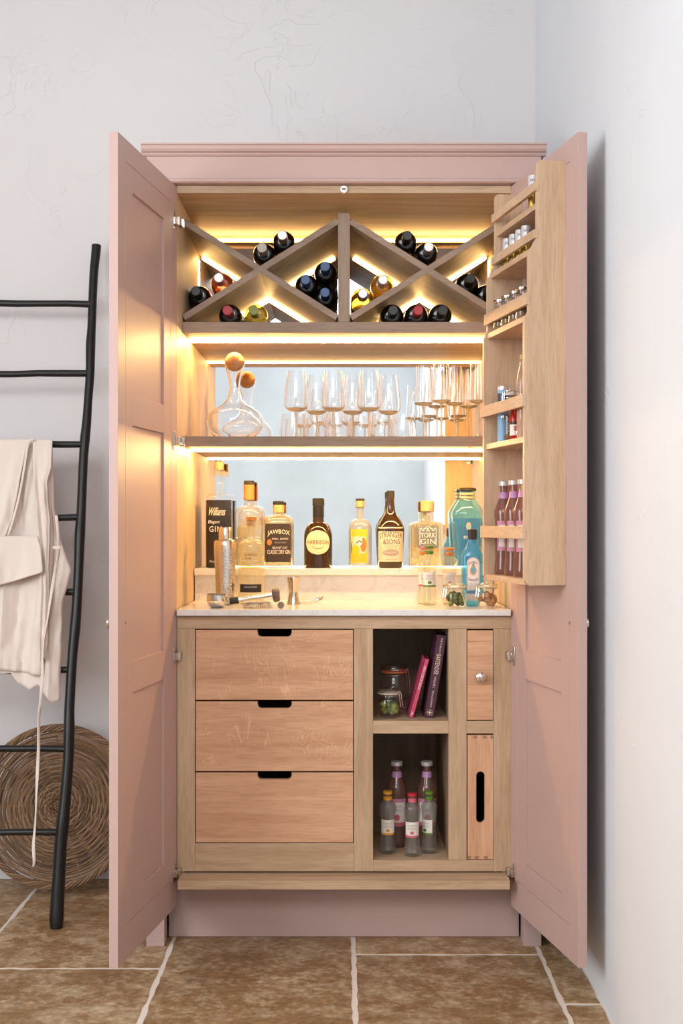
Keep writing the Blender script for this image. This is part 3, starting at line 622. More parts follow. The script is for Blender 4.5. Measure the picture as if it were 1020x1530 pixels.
# big turquoise bottle
b = Bottle('gin_bottle', 698, LD, LT, [(17, 0), (19, 2), (24.5, 79)]+[(24.3, 83), (20, 91), (13.5, 100), (11.5, 104), (11.5, 115)], blue_glass, 'big faceted turquoise gin bottle with black top beside the door rack', ex=3.2, n=16, ry=.8)
MB().lathe([(15.5*b.k, 3*b.k), (17.5*b.k, 5*b.k), (22.4*b.k, 74*b.k)], 16, 3.2, ry=.8).build('blue_spirit', teal_glass, b.root)
b.ring(12, 103, 106, gold_ink, 'band'); b.ring(12, 108.5, 111.5, gold_ink, 'band'); b.ring(14, 115, 119.5, black_m, 'cap', 12.5)
b.label(-3.6, 3.6, 56, 68, gold_ink, .0007, 'crest', 'oval'); b.label(-2.3, 2.3, 57.5, 65, bluep, .0012, 'crest_inner', 'oval'); b.text('BOMBAY', 14, 4, 46, white_ink); b.text('SAPPHIRE', 14, 2.4, 20, white_ink)
# bottles standing on the worktop
CD = 3.56
b = Bottle('gin_bottle', 375.5, 3.585, CT, [(19, 0), (20.2, 1.5), (20.2, 86)]+dome(20.2, 86, 96, 7.5)+[(6, 101), (6, 116)], spirit_warm, 'clear gin bottle with copper topped cork and slanted cream labels on the worktop')
b.ring(7.2, 116, 124, corkl, 'cork'); b.ring(7.8, 124, 131, copper_m, 'cap')
pl = thin_glass('clear_cream_label', (.9, .86, .7), 1.4, mixd=.45, dcol=(.9, .78, .5))
b.label(-15, 14, 66, 79, pl); b.label(-15, 14, 52, 63, pl); b.label(-18, 18, 18, 30, black_p); b.text('EMPRESS', 18, 3.4, 73.5, ink, 1, slant=0); b.text('1908', 10, 2.6, 68.5, ink, -4); b.text('GIN', 7, 3, 57.5, ink, -3); b.text('HANDCRAFTED', 20, 2, 26, white_ink)
b = Bottle('gin_bottle', 705.5, 3.50, CT, [(9, 0), (10, 1.5), (16.3, 20), (16.3, 72)]+[(15.8, 76), (10, 88), (6.2, 98), (5, 104), (5, 107)], teal_glass, 'small blue gin bottle with black cap and long arched cream label', ex=4, ry=.7)
b.ring(6.8, 99, 114.5, black_m, 'cap', ex=4); b.line([(-2.4, 104), (2.4, 104), (2.4, 110), (-2.4, 110), (-2.4, 104)], 1.4, white_ink, .0035)
lw = 9.6
b.label(-lw, lw, 8, 64, paper, .0006); b.label(-lw, lw, 54, 73, paper, .0006, 'label_arch', 'oval'); b.line([(-lw+1, 30), (-lw+1, 65), (-5, 71), (0, 72.4), (5, 71), (lw-1, 65), (lw-1, 30)], .5, ink)
b.text('BOMBAY', 14, 3.6, 62.5, ink, 0, arch=3); b.text('SAPPHIRE', 15, 3.6, 41, ink, 0, arch=-2.5); b.label(-5, 5, 46, 60, gold_ink, .0009, 'crest', 'oval'); b.label(-3.6, 3.6, 49, 58.5, bluep, .0013, 'crest_inner', 'oval')
for i, h in enumerate((33, 30, 24, 21, 18)): b.text('LONDON DRY GIN' if i < 2 else 'DISTILLED', 11 if i < 2 else 9, 1.5, h, grey_p)

# small tonic bottles
def tonic(px, d, z, h, w, lab, glass, capm, collm, stripem, group, x=None, y=None, rz=0, big=False, silver=False, collar=True, k=None):
    s = h/94.0; r = w/2
    prof = [(r*.86, 0), (r*.98, 2*s), (r, 8*s), (r*.86, 28*s), (r*.86, 52*s), (r*.98, 66*s), (r, 70*s), (r*.92, 74*s), (r*.5, 80*s), (r*.42, 86*s), (r*.42, 91*s)]
    if big: prof = [(r*.9, 0), (r, 2*s), (r, 6*s), (r*.9, 16*s), (r*.9, 48*s), (r, 60*s), (r*.98, 64*s), (r*.8, 69*s), (r*.5, 77*s), (r*.36, 85*s), (r*.36, 92*s)]
    b = Bottle('tonic_bottle', px, d, z, prof, glass, lab, 'bottle', group, rz=rz, x=x, y=y, n=24, k=k)
    b.ring(r*.56, 89*s, 94*s, capm, 'cap')
    if big: b.ring(r*.52, 76*s, 83*s, collm, 'collar', r*.44)
    else: b.ring(r*.54, 80*s, 86*s, collm, 'collar')
    rr = r*.86
    if not big:
        b.label(-rr*1.15, rr*1.15, 29*s, 52*s, paper, .0005, n=14); b.label(-rr*1.15, rr*1.15, 29*s, 32*s, stripem, .0009, 'label_band', n=14)
        b.text('LONDON', r*1.05, 3*s, 46.5*s, grey_p, 0, off=.0012); b.text('ESSENCE', r*1.1, 3*s, 42*s, grey_p, 0, off=.0012)
        b.label(-3.2*s, 3.2*s, 33.5*s, 38.5*s, stripem, .001, 'printed_shape', 'oval')
    else:
        rr = r*.9; b.label(-rr*1.2, rr*1.2, 24*s, 54*s, pinkp if silver else paper, .0005, n=14); b.label(-rr*.95, rr*.95, 28*s, 50*s, paper, .001, 'label_centre', n=14)
        b.label(-rr*1.2, rr*1.2, 25*s, 28*s, stripem, .0014, 'label_band', n=14)
        b.text('LONDON', r*1.05, 3*s, 46*s, grey_p, 0, off=.0016); b.text('ESSENCE', r*1.1, 3*s, 41.5*s, grey_p, 0, off=.0016); b.label(-3*s, 3*s, 30*s, 37*s, stripem, .0016, 'printed_shape', 'oval')
    return b
g = 'tonic bottles on the worktop'
tonic(641, 3.53, CT, 89, 23.5, 'tonic bottle with green cap and green banded label on the worktop', mixclear, green_p, green_p, green_p, g)
tonic(633.5, 3.595, CT, 85, 22, 'tonic bottle with red cap tucked behind the green-capped one on the worktop', mixclear, rose_p, orange_p, rose_p, g)
tonic(671, 3.59, CT, 84, 23.5, 'tonic bottle with orange cap and orange collar behind the olive jar', mixclear, orange_p, orange_p, orange_p, g)
FZ2 = fz(1285.3); g = 'mixer bottles in the lower cubby'
tonic(579, 3.44, FZ2, 92, 24.5, 'small mixer bottle with amber cap and collar in the lower cubby', mixer, amber_p, amber_p, amber_p, g)
tonic(615.7, 3.412, FZ2, 93, 24.5, 'small mixer bottle with red cap and red banded label in the lower cubby', mixer, red_p, rose_p, rose_p, g, rz=-.1)
tonic(641, 3.442, FZ2, 91.5, 24, 'small mixer bottle with green cap turned so its label shows white side', mixer, green_p, green_p, green_p, g, rz=-.75)
tonic(592.5, 3.515, FZ2, 126, 31, 'tall dark pink mixer bottle with silver cap behind the amber-capped bottle', pinkmixer, silver_cap, lilac, rose_p, g, big=True, silver=True)
tonic(637.5, 3.515, FZ2, 126, 31, 'tall dark pink mixer bottle with silver cap behind the green-capped bottle', pinkmixer, silver_cap, lilac, rose_p, g, big=True, silver=True)

# ------------------------------------------------------------ wine bottles
def wine(px, py, glass, cap, lab, grp='wine bottles in the cross rack', ybase=3.828, L=.292, dz=0):
    dd = 3.62+ybase-3.828; x, z = X(px, dd), Z(py, 3.62); r = .0346
    root = thing('wine_bottle', (x, ybase, z), lab, 'bottle', grp); root.rotation_euler = (pi/2, 0, 0)
    prof = [(0, .006), (r*.7, 0), (r*.95, .001), (r, .005), (r, .188)]+[(.0138+(r-.0138)*cos(pi/2*i/9)**.62, .188+.034*sin(pi/2*i/9)) for i in range(1, 10)]+[(.0136, .232), (.0128, .27), (.0138, L-.006), (.0138, L-.001), (.012, L-.0005)]
    MB().lathe(prof, 32).build('glass', glass, root)
    c = MB(); c.lathe([(.0142, .236), (.0134, .27), (.0143, L-.007), (.0143, L), (.0125, L+.0015), (0, L+.0015)], 24).build('capsule', cap, root)
    MB().lathe([(r+.0006, .05), (r+.0006, .14)], 32, close=False).build('label', paper, root)
LB = 'wine bottle'
bz = PY0-(BT+.0343-CZ)*F/3.62
wine(423.7, 361.5, dark_glass, silver_cap, 'dark wine bottle with silver capsule resting high on the left cross rack', dz=0)
wine(394, 379.5, dark_glass, white_cap, 'dark wine bottle with dull white capsule in the top notch of the left rack')
wine(331, 423.5, rose_wine, silver_cap, 'rosé wine bottle with silver capsule in the left triangle')
wine(297.5, 443, dark_glass, black_cap, 'black wine bottle with black capsule against the left cabinet side')
wine(343.5, bz, dark_glass, red_cap, 'dark wine bottle with red capsule below the left cross slats', ybase=3.775)
wine(382, bz, green_wine, green_cap, 'yellow-green white wine bottle with olive capsule below the left cross slats', ybase=3.775)
wine(486.3, 407, dark_glass, blue_cap, 'dark wine bottle with blue capsule, topmost of three by the divider')
wine(457.5, 426.5, dark_glass, blue_cap, 'dark wine bottle with blue capsule, leftmost of three by the divider')
wine(486.0, 445, dark_glass, blue_cap, 'dark wine bottle with blue capsule, lowest of three by the divider')
wine(606, 362, dark_glass, black_cap, 'black wine bottle with black capsule highest on the right cross rack')
wine(637.5, 378.5, dark_glass, silver_cap, 'dark wine bottle with silver capsule in the top notch of the right rack')
wine(541.3, 446.5, amber_wine, silver_cap, 'golden wine bottle with silver capsule right beside the divider')
wine(570.8, 426.3, amber_wine, silver_cap, 'golden wine bottle with silver capsule further up the right rack slat')
wine(585.5, bz, dark_glass, black_cap, 'black wine bottle with black capsule left of the red-capped one', ybase=3.775)
wine(622, bz, dark_glass, red_cap, 'dark wine bottle with red capsule, middle of three under the right slats', ybase=3.775)
wine(658, bz, dark_glass, black_cap, 'black wine bottle with black capsule right of the red-capped one', ybase=3.775)
wine(698.5, 424.5, dark_glass, black_cap, 'black wine bottle in the right triangle with its capsule in view')
wine(726.5, 441.5, dark_glass, black_cap, 'black wine bottle in the right triangle half hidden by the door rack')

# ------------------------------------------------------------ decanter and glasses
DC = thing('decanter', (X(350.5, 3.64), 3.64, SHT), 'wide-based clear glass decanter with oak ball stopper on the glass shelf', 'decanter')
k = 3.64/F
outer = [(0, 1.5), (18, .8), (24, .3), (32, 6), (38, 13), (42.4, 20), (43.8, 26.7), (42.8, 32), (39.6, 38), (34.7, 43), (27.5, 48), (20, 52), (14.2, 57), (10.6, 62), (8.9, 68), (7.8, 78), (8.8, 90), (11.5, 101), (14.5, 111), (16.2, 117.5)]
outer = [(r*k, h*k) for r, h in outer]; inner = [(max(r-.0018, 0), h+.002 if i < 4 else h) for i, (r, h) in enumerate(outer)]
MB().lathe(outer+inner[::-1], 56, close=False).build('glass', glass_real, DC)
MB().lathe([(14.3*k*sin(pi*i/20), (117+14.3*-cos(pi*i/20))*k) for i in range(21)], 32).build('ball_stopper', woodball, DC)
# stemmed wine glass
def open_glass(name, prof, loc, lab, cat, grp, n=32):
    r = thing(name, loc, lab, cat, grp); return r
def glass_proto(kind, loc, lab, grp):
    if kind == 'wine':
        bowl = [(0, .0795), (.012, .080), (.024, .083), (.0322, .090), (.0352, .100), (.0348, .118), (.0322, .150), (.0282, .180), (.0258, .200)]
        stem = [(.0, .0812), (.012, .0818), (.024, .0850), (.0305, .0900), (.0310, .0885), (.024, .0824), (.012, .0792), (.006, .0780), (.0036, .074), (.0032, .05), (.0032, .02), (.004, .010), (.010, .004), (.033, .0016), (.034, .0006), (.033, 0), (0, 0)]; nm = 'wine_glass'
    elif kind == 'flute':
        bowl = [(0, .1015), (.010, .102), (.024, .105), (.0282, .109), (.0280, .117), (.0262, .150), (.0238, .190), (.0222, .220)]
        stem = [(0, .1032), (.012, .1036), (.024, .1064), (.0268, .1095), (.0274, .1082), (.024, .1045), (.010, .1012), (.006, .0995), (.0034, .094), (.0027, .06), (.0027, .02), (.004, .010), (.010, .004), (.029, .0016), (.030, .0006), (.029, 0), (0, 0)]; nm = 'champagne_flute'
    else:
        bowl = [(0, .0045), (.020, .0035), (.031, .006), (.0378, .014), (.0402, .026), (.0396, .045), (.0370, .070), (.0345, .092)]
        stem = [(0, .0075), (.020, .0068), (.029, .009), (.0355, .0145), (.0365, .0125), (.030, .0052), (.024, .0008), (.022, 0), (0, 0)]; nm = 'stemless_glass'
    r = thing(nm, loc, lab, 'glass', grp)
    th = .0011; inn_ = [(max(a-th, 0), b_+th*(1.6 if i < 3 else .6 if i < 5 else 0)) for i, (a, b_) in enumerate(bowl)]
    MB().lathe(bowl+inn_[::-1], 40, close=False).build('bowl', glass_real, r)
    MB().lathe([(a, b_-.0012) if i == 0 else (a, b_) for i, (a, b_) in enumerate(stem)] if False else stem, 24, close=False).build('stem' if kind != 'tumbler' else 'base', glass_base, r)
    return r
def row(kind, items, grp):
    p = None
    for px, d, lab in items:
        loc = (X(px, d), d, SHT)
        p = glass_proto(kind, loc, lab, grp) if p is None else copy_thing(p, loc, label=lab) and p
row('wine', [(442.5, 3.565, 'stemmed wine glass in the front row nearest the decanter'), (498, 3.565, 'stemmed wine glass in the middle of the front row'), (551.5, 3.565, 'stemmed wine glass in the front row nearest the flutes'),
             (473, 3.665, 'stemmed wine glass in the back row nearest the decanter'), (527, 3.665, 'stemmed wine glass in the middle of the back row'), (581, 3.665, 'stemmed wine glass in the back row nearest the flutes')], 'stemmed wine glasses')
row('tumbler', [(438.3, 3.765, 'low stemless glass behind the wine glass nearest the decanter'), (471, 3.81, 'low stemless glass, second from the decanter'), (504.5, 3.765, 'low stemless glass, third from the decanter'),
                (540, 3.81, 'low stemless glass, fourth from the decanter'), (573, 3.765, 'low stemless glass, fifth from the decanter'), (603, 3.81, 'low stemless glass nearest the champagne flutes')], 'stemless glasses')
row('flute', [(659, 3.54, 'tall champagne flute, left of the two in the front row'), (714, 3.54, 'tall champagne flute nearest the door rack'), (632.5, 3.615, 'champagne flute, leftmost of all the flutes'),
              (679, 3.615, 'champagne flute between the two front flutes'), (652.5, 3.70, 'champagne flute in the back row, left one'), (699.5, 3.70, 'champagne flute in the back row, right one')], 'champagne flutes')

# ------------------------------------------------------------ bar tools on the worktop
k = 3.56/F
SH = thing('cocktail_shaker', (X(336.5, 3.56), 3.56, CT), 'tall hammered metal cocktail shaker with a plain cap', 'shaker')
MB().lathe([(11.5*k, 0), (13*k, 1*k), (14*k, 15*k), (16.7*k, 80*k), (16.8*k, 84*k)], 40).build('body', hammer_m, SH)
MB().lathe([(16.9*k, 82*k), (16.9*k, 92*k), (15.5*k, 95.5*k), (10.5*k, 97*k), (9.8*k, 98.5*k)], 40).build('lid', gold_m, SH)
MB().lathe([(9.8*k, 97*k), (9.8*k, 114*k), (9*k, 115.3*k), (0, 115.6*k)], 36).build('cap', gold_m, SH)
k = 3.42/F
CU = thing('measuring_cup', (X(323.5, 3.42), 3.42, CT), 'round steel cup with a strainer lying across it by the shaker', 'cup')
MB().lathe([(0, 0), (6.5*k, 0), (11*k, 2.2*k), (14*k, 6*k), (14.8*k, 11*k), (14.8*k, 19*k), (14.2*k, 19*k), (14*k, 9*k), (9*k, 2*k), (0, 2*k)], 40).build('bowl', steel, CU)
ST = thing('julep_strainer', (X(318, 3.42), 3.42, CT+19.3*k), 'flat steel strainer with a bent handle resting on the round cup', 'strainer')
MB().lathe([(0, 0), (13*k, .3*k), (15*k, 1.2*k), (15*k, 1.9*k), (13*k, 1.2*k), (0, .8*k)], 36, cx=6*k).build('dish', gold_m, ST)
MB().tube([(-6*k, 0, .8*k), (-15*k, 0, 2*k), (-24*k, 0, 2.6*k), (-26*k, 0, 2*k)], .0016, 8).build('handle', gold_m, ST); MB().tube([(-20*k, 0, 2*k), (-20.5*k, 0, -2*k), (-22*k, 0, -5*k)], .0007, 6).build('hook', gold_m, ST)
MU = thing('muddler', (X(372, 3.45), 3.45, CT), 'steel muddler with black grip and round black head lying on the worktop', 'muddler')
k = 3.45/F
def mp(px, py): return ((px-372)*k, 0, (909-py)*k*1.0)
MB().tube([mp(343, 899.8), mp(356.5, 898.6)], [5.2*k, 5.4*k], 20).build('grip', black_m, MU)
MB().tube([mp(356.5, 898.2), mp(408, 890.5)], [3.6*k, 3.2*k], 20).build('rod', steel, MU)
MB().tube([mp(407, 892), mp(409, 891.7), mp(415, 891), mp(417.5, 890.8)], [8*k, 10.3*k, 10.3*k, 8.5*k], 28).build('head', simple('dark_rubber', (.14, .10, .085), .5), MU)
SP = thing('coil_strainer', (X(386, 3.45), 3.405, CT), 'bar strainer with a round wire spring lying in front of the muddler', 'strainer')
pts = []
for i in range(36*10+1):
    a = 2*pi*i/360; c = 2*pi*i/10
    pts.append(((20*cos(a)+1.6*cos(c)*cos(a))*k, (11*sin(a)+1.6*cos(c)*sin(a))*k, (4.4+4*sin(c))*k))
MB().tube(pts, .0006, 5).build('spring', steel_b, SP); MB().lathe([(0, 7.6*k), (17*k, 7.6*k), (19*k, 8.6*k), (19*k, 9.2*k), (0, 8.6*k)], 36, ry=.55).build('plate', steel_b, SP)
PB = thing('round_stopper', (X(419.5, 3.39), 3.385, CT), 'small round dark disc standing on the worktop beside the muddler head', 'disc')
k = 3.39/F; MB().tube([(0, -.003, 5.2*k), (0, .003, 5.2*k)], [5*k, 5.2*k], 24).build('disc', simple('taupe_rubber', (.22, .16, .13), .5), PB)
JG = thing('jigger', (X(438.5, 3.58), 3.57, CT), 'double cone steel jigger standing on the worktop', 'jigger')
k = 3.57/F; MB().lathe([(10*k, 0), (9.6*k, 1*k), (6.6*k, 16.5*k), (6.6*k, 18.5*k), (10*k, 40*k), (9.4*k, 40*k), (6*k, 20*k), (0, 19*k)], 36).build('cups', gold_m, JG)
BS = thing('bar_spoon', (X(465, 3.55), 3.60, CT), 'gold bar spoon lying with its bowl raised beside the jigger', 'spoon')
MB().tube([(-.05, .0, .002), (-.01, 0, .0022), (.0, 0, .004)], .0014, 8).build('handle', gold_m, BS)
def spf(u, v):
    a = 2*pi*u; ex_, ey_ = .0175*cos(a)*v, .0085*sin(a)*v
    return (.017+ex_, ey_*.6+.003*(1-v*v), .0115+.35*ex_+ey_*.7-.004*(1-v*v))
MB().grid(24, 6, spf).build('bowl', gold_m, BS)

# ------------------------------------------------------------ kilner jars
def kilner(loc, r, h, lab, content, cm, grp=None, rubm=rubberw, side=1, seed_=1, clamp=True, wm=None):
    wm = wm or steel; rnd = random.Random(seed_)
    o = thing('clip_top_jar', loc, lab, 'jar', grp)
    MB().lathe([(0, .0008), (r*.8, .0008), (r*.95, h*.06), (r, h*.18), (r, h*.55), (r*.93, h*.66), (r*.82, h*.72), (r*.82, h*.78), (r*.90, h*.80)], 40, close=False).build('glass', glass_stem, o)
    MB().lathe([(r*.88, h*.805), (r*.94, h*.815), (r*.94, h*.845), (r*.88, h*.855)], 40).build('seal', rubm, o)
    MB().lathe([(r*.92, h*.86), (r*.92, h*.92), (r*.80, h*.97), (r*.70, h), (0, h)], 40, close=False).build('lid', glass_stem, o)
    w = MB(); w.tube([(r*.90*cos(a), r*.90*sin(a), h*.77) for a in [2*pi*i/32 for i in range(32)]], .0009, 6, closed=True)
    w.tube([(r*.95*cos(a), r*.95*sin(a), h*.885) for a in [2*pi*i/32 for i in range(32)]], .0009, 6, closed=True)
    a0 = -.55 if side > 0 else pi+.55; cx, cyv = cos(a0), sin(a0); tx, ty = -cyv, cx
    for s in (-1, 1):
        q = r*.16*s
        w.tube([(r*.93*cx+tx*q, r*.93*cyv+ty*q, h*.90), (r*1.05*cx+tx*q, r*1.05*cyv+ty*q, h*.80), (r*1.08*cx+tx*q, r*1.08*cyv+ty*q, h*.70), (r*1.18*cx+tx*q, r*1.18*cyv+ty*q, h*.42)], .0011, 6)
    w.tube([(r*1.18*cx+tx*r*.16*s, r*1.18*cyv+ty*r*.16*s, h*.42) for s in (-1, 1)], .0011, 6)
    w.build('wire_clip', wm, o)
    for i, (rr, n) in enumerate(content):
        for j in range(n):
            q = sqrt(rnd.random())*(r*.92-rr); a = rnd.random()*2*pi; zz = rr+.001+(rnd.random()*h*.42 if n > 3 else 0)
            s = MB(); s.lathe([(rr*sin(pi*t/8), -rr*cos(pi*t/8)) for t in range(9)], 12); p = s.build('filling', cm[i], o); p.location = (q*cos(a), q*sin(a), zz)
            p.rotation_euler = (rnd.random()*3, rnd.random()*3, 0); p.scale = (1, .75+.25*rnd.random(), .8)
    return o
kilner((X(679.5, 3.44), 3.44, CT), .0325, .069, 'small clip-top jar of dark green olives on the worktop', [(.0085, 26)], [olive], 'clip-top jars on the worktop', side=-1, seed_=3, wm=gold_m)
kilner((X(728, 3.44), 3.44, CT), .0325, .071, 'small clip-top jar of round brown nuts on the worktop', [(.0095, 22)], [nut], 'clip-top jars on the worktop', side=-1, seed_=5, wm=gold_m)
SZ1 = fz(1077)
kilner((X(589, 3.50), 3.52, SZ1), .043, .143, 'large empty clip-top jar with orange seal behind the small jar', [], [], 'clip-top jars in the upper cubby', rubm=rubber)
kilner((X(581, 3.41), 3.42, SZ1), .035, .084, 'small clip-top jar with green dried slices in front of the large jar', [(.010, 16)], [lime], 'clip-top jars in the upper cubby', seed_=9)
# books
def book(name, b0, b1, t0, h, depth, cover, page, lab, title):
    # b0,b1: bottom spine px; t0: top-left px; leaning in the cubby
    d = 3.405; x0 = X(b0, d); x1 = X(b1, d); w = x1-x0
    ang = math.atan2(X(t0, d)-x0, h)
    o = thing(name, (x0, d, SZ1+.0002+0), lab, 'book', 'books in the upper cubby'); o.rotation_euler = (0, ang, 0)
    o.location.z += max(0, w*sin(ang))*1.0; H = h/cos(ang); tc = .0022
    m = MB(); m.box(0, w, 0, tc, 0, H); m.box(0, tc, 0, depth, 0, H); m.box(w-tc, w, 0, depth, 0, H); m.build('cover', cover, o, bevel=.0006)
    MB().box(tc, w-tc, tc, depth-.004, .003, H-.004).build('pages', page, o)
    for txt, a, b, wd, off, mt in title:   # a,b fraction range along height from top
        cz = H*(1-(a+b)/2); ln = H*(b-a)
        text_part(txt, ln, w*wd, lambda u, v, cz=cz: (w*off+v, -.0005, cz-u), mt, o)
    return o, w, H
bo, w, H = book('book', 610.3, 617.5, 634.5, .165, .12, bookpink, pinkpages, 'slim bright pink book leaning in the upper cubby', [('GIN COCKTAILS', .12, .52, .5, .5, white_ink), ('A', .90, .96, .5, .5, white_ink)])
bo, w, H = book('book', 633, 648.3, 652.5, .232, .14, bookpurple, pages, 'thick dark purple book leaning against the cubby side', [('THE CURIOUS', .03, .22, .2, .55, kraft), ('BARTENDER', .23, .48, .44, .5, kraft), ('VOLUME 1', .50, .64, .22, .5, kraft), ('TRISTAN STEPHENSON', .67, .88, .17, .5, kraft)])
mb = MB(); cz = H*.06; R = w*.27
mb.add([(w*.5+R*cos(a)*(1 if i % 2 == 0 else .3), -.0006, cz+R*sin(a)*(1 if i % 2 == 0 else .3)) for i, a in enumerate([pi/4*i for i in range(8)])], [tuple(range(8))]); mb.tube([(w*.5+R*cos(a), -.0006, cz+R*sin(a)) for a in [2*pi*i/24 for i in range(24)]], .0004, 4, closed=True)
mb.build('emblem', kraft, bo, fix=False)

# ------------------------------------------------------------ rack contents
def rloc(px, s, z): t = rack_at(px, s); return Vector(RK(t, s, z)), t
def can(px, z, lab, s=.052):
    p, t = rloc(px, s, z); r = .0125; h = .088
    o = thing('pepper_can', p, lab, 'can', 'gold cans on the door rack'); o.rotation_euler = (0, 0, .2)
    MB().lathe([(r*.9, 0), (r, .001), (r, h*.56)], 24).build('body', peppercan, o)
    MB().lathe([(r+.0003, h*.56), (r+.0003, h*.93), (r, h*.95), (r, h*.985), (r*.9, h), (0, h)], 24).build('lid', canwhite, o)
    vs = text_part('DRY GIN', r*1.7, .007, lambda u, v: ((r+.0008)*sin(u/r), -(r+.0008)*cos(u/r), h*.84+v), ink, o)
can(796, .7895, 'gold can with silver lid alone on the top shelf of the door rack')
for px, lab in [(757.5, 'gold can, leftmost on the second shelf of the door rack'), (767.0, 'gold can, second from left on the second rack shelf'), (776.5, 'gold can, third from left on the second rack shelf'), (785.5, 'gold can, rightmost on the second rack shelf')]: can(px, .675, lab)
def spice(px, lab, s=.074):
    p, t = rloc(px, s, .512); r = .0195; h = .084
    o = thing('spice_jar', p, lab, 'jar', 'small jars on the third rack shelf'); o.rotation_euler = (0, 0, .2)
    MB().lathe([(0, .0008), (r*.8, .001), (r, .008), (r*.98, .048), (r*.82, .062), (r*.86, h-.006)], 28, close=False).build('glass', glass_stem, o)
    MB().lathe([(r*.78, .002), (r*.93, .009), (r*.9, .050), (0, .052)], 20).build('filling', seed, o)
    MB().lathe([(r*.9, h-.008), (r*.95, h-.006), (r*.95, h-.001), (r*.85, h), (0, h)], 28).build('lid', steel, o)
for px, lab in [(747.5, 'small seed-filled jar nearest the hinge on the third rack shelf'), (759, 'small seed-filled jar, second from the hinge on the third rack shelf'), (770.5, 'small seed-filled jar, third from the hinge on the third rack shelf'), (781.5, 'small seed-filled jar nearest the front on the third rack shelf')]: spice(px, lab)
z4 = .2138
p, t = rloc(751, .082, z4); o = thing('blue_tin', p, 'sky blue and navy tin behind the clip-top jar on the door rack', 'tin'); r = .014
MB().lathe([(r*.9, 0), (r, .001), (r, .137)], 24).build('body', skyblue, o); MB().lathe([(r+.0003, .105), (r+.0003, .128)], 24, close=False).build('band', navy, o); MB().lathe([(r, .1372), (r*.95, .146), (r*.8, .148), (0, .148)], 24).build('lid', canwhite, o)
p, t = rloc(761.5, .068, z4); kilner(p, .021, .150, 'clip-top jar of pale grains on the fourth shelf of the door rack', [(.008, 30)], [seed], side=-1, seed_=4)
p, t = rloc(768.5, .078, z4); o = thing('sauce_bottle', p, 'red sauce jar with white label on the fourth shelf of the door rack', 'bottle'); r = .0125
MB().lathe([(r*.9, 0), (r, .002), (r, .06), (r*.8, .068), (r*.75, .085)], 28).build('glass', redsauce, o); MB().lathe([(r*.85, .085), (r*.85, .098), (0, .098)], 20).build('cap', red_p, o)
o.rotation_euler = (0, 0, .25)
def lab_patch(o, r, a0, a1, z0, z1, m, name='label'): MB().grid(16, 2, lambda u, v: (r*sin(a0+(a1-a0)*u), -r*cos(a0+(a1-a0)*u), z0+(z1-z0)*v)).build(name, m, o, fix=False)
lab_patch(o, r+.0004, -1.6, 1.6, .012, .040, paper); lab_patch(o, r+.0004, -3.1, 3.1, .040, .046, black_m, 'band'); lab_patch(o, r+.0008, -.5, -.05, .024, .036, rose_p, 'printed_shape'); lab_patch(o, r+.0008, .1, .55, .024, .036, rose_p, 'printed_shape'); lab_patch(o, r+.0008, -.12, .12, .014, .026, pinkp, 'printed_shape')
p, t = rloc(781.0, .075, z4); o = thing('salt_bottle', p, 'tall clear bottle of pink salt at the front end of the rack', 'bottle'); r = .0165
MB().lathe([(0, .001), (r*.85, .001), (r, .006), (r, .14), (r*.8, .165), (r*.45, .185), (r*.45, .2)], 28, close=False).build('glass', glass_stem, o); MB().lathe([(r*.84, .002), (r*.93, .007), (r*.93, .115), (0, .118)], 24).build('filling', saltpink, o); MB().lathe([(r*.5, .2), (r*.5, .212), (0, .212)], 20).build('cap', corkl, o)
for px, lab in [(752.5, 'tall pink mixer bottle on the bottom rack shelf, nearest the hinge'), (767.5, 'tall pink mixer bottle on the bottom rack shelf, middle one'), (781.5, 'tall pink mixer bottle on the bottom rack shelf, nearest the front')]:
    p, t = rloc(px, .055, -.137)
    tonic(0, 3.2, CZ-.137, 141, 29.5, lab, pinkmixer, silver_cap, lilac, pinkp, 'pink mixer bottles on the door rack', x=p.x, y=p.y, rz=.2, big=True, silver=True, k=3.2/F)

# ------------------------------------------------------------ ladder
def lad_d(z): return 3.50+(3.935-3.50)*(z/2.085)
def lad_pt(px, py):
    d = 3.7
    for _ in range(8): d = lad_d(Z(py, d))
    return Vector((X(px, d), d, Z(py, d)))
rail = [(144, 367, 7.2), (143, 380, 6.8), (140.3, 406, 6.5), (138.3, 448, 6.3), (136.8, 490, 6.3), (135.3, 515, 7.2), (134.5, 558, 6.6), (131.5, 600, 6.3), (129.5, 630, 6.8), (127, 655, 7.4), (125, 680, 6.8), (123.3, 715, 6.8), (121.3, 765, 6.9), (119.2, 798, 8.0), (117.6, 844, 7.2), (115, 898, 7.4),
        (112, 938, 8.1), (108.5, 975, 7.4), (106.2, 1010, 7.4), (103.6, 1060, 7.6), (103.2, 1090, 8.4), (101.8, 1137, 8.0), (97.5, 1190, 8.2), (93.6, 1230, 9.6), (90.5, 1262, 9.2), (88.4, 1300, 9.4), (85.8, 1345, 10.2), (84.5, 1372, 10.6), (84.3, 1383, 9.4)]
LAD = thing('ladder', (-1.1, 3.50, 0), 'black rustic wooden ladder leaning on the plaster wall beside the basket', 'ladder')
pr = [lad_pt(a, b) for a, b, _ in rail]; rr = [r*p.y/F for (a, b, r), p in zip(rail, pr)]
def smoothpts(P, R, n=4):
    P2, R2 = [], []
    for i in range(len(P)-1):
        p0, p1, p2, p3 = P[max(i-1, 0)], P[i], P[i+1], P[min(i+2, len(P)-1)]
        for j in range(n):
            t = j/n; P2.append(.5*((2*p1)+(p2-p0)*t+(2*p0-5*p1+4*p2-p3)*t*t+(3*p1-p0-3*p2+p3)*t**3)); R2.append(R[i]*(1-t)+R[i+1]*t)
    P2.append(P[-1]); R2.append(R[-1]); return P2, R2
pr2, rr2 = smoothpts(pr, rr)
pr2[-1].z = .001
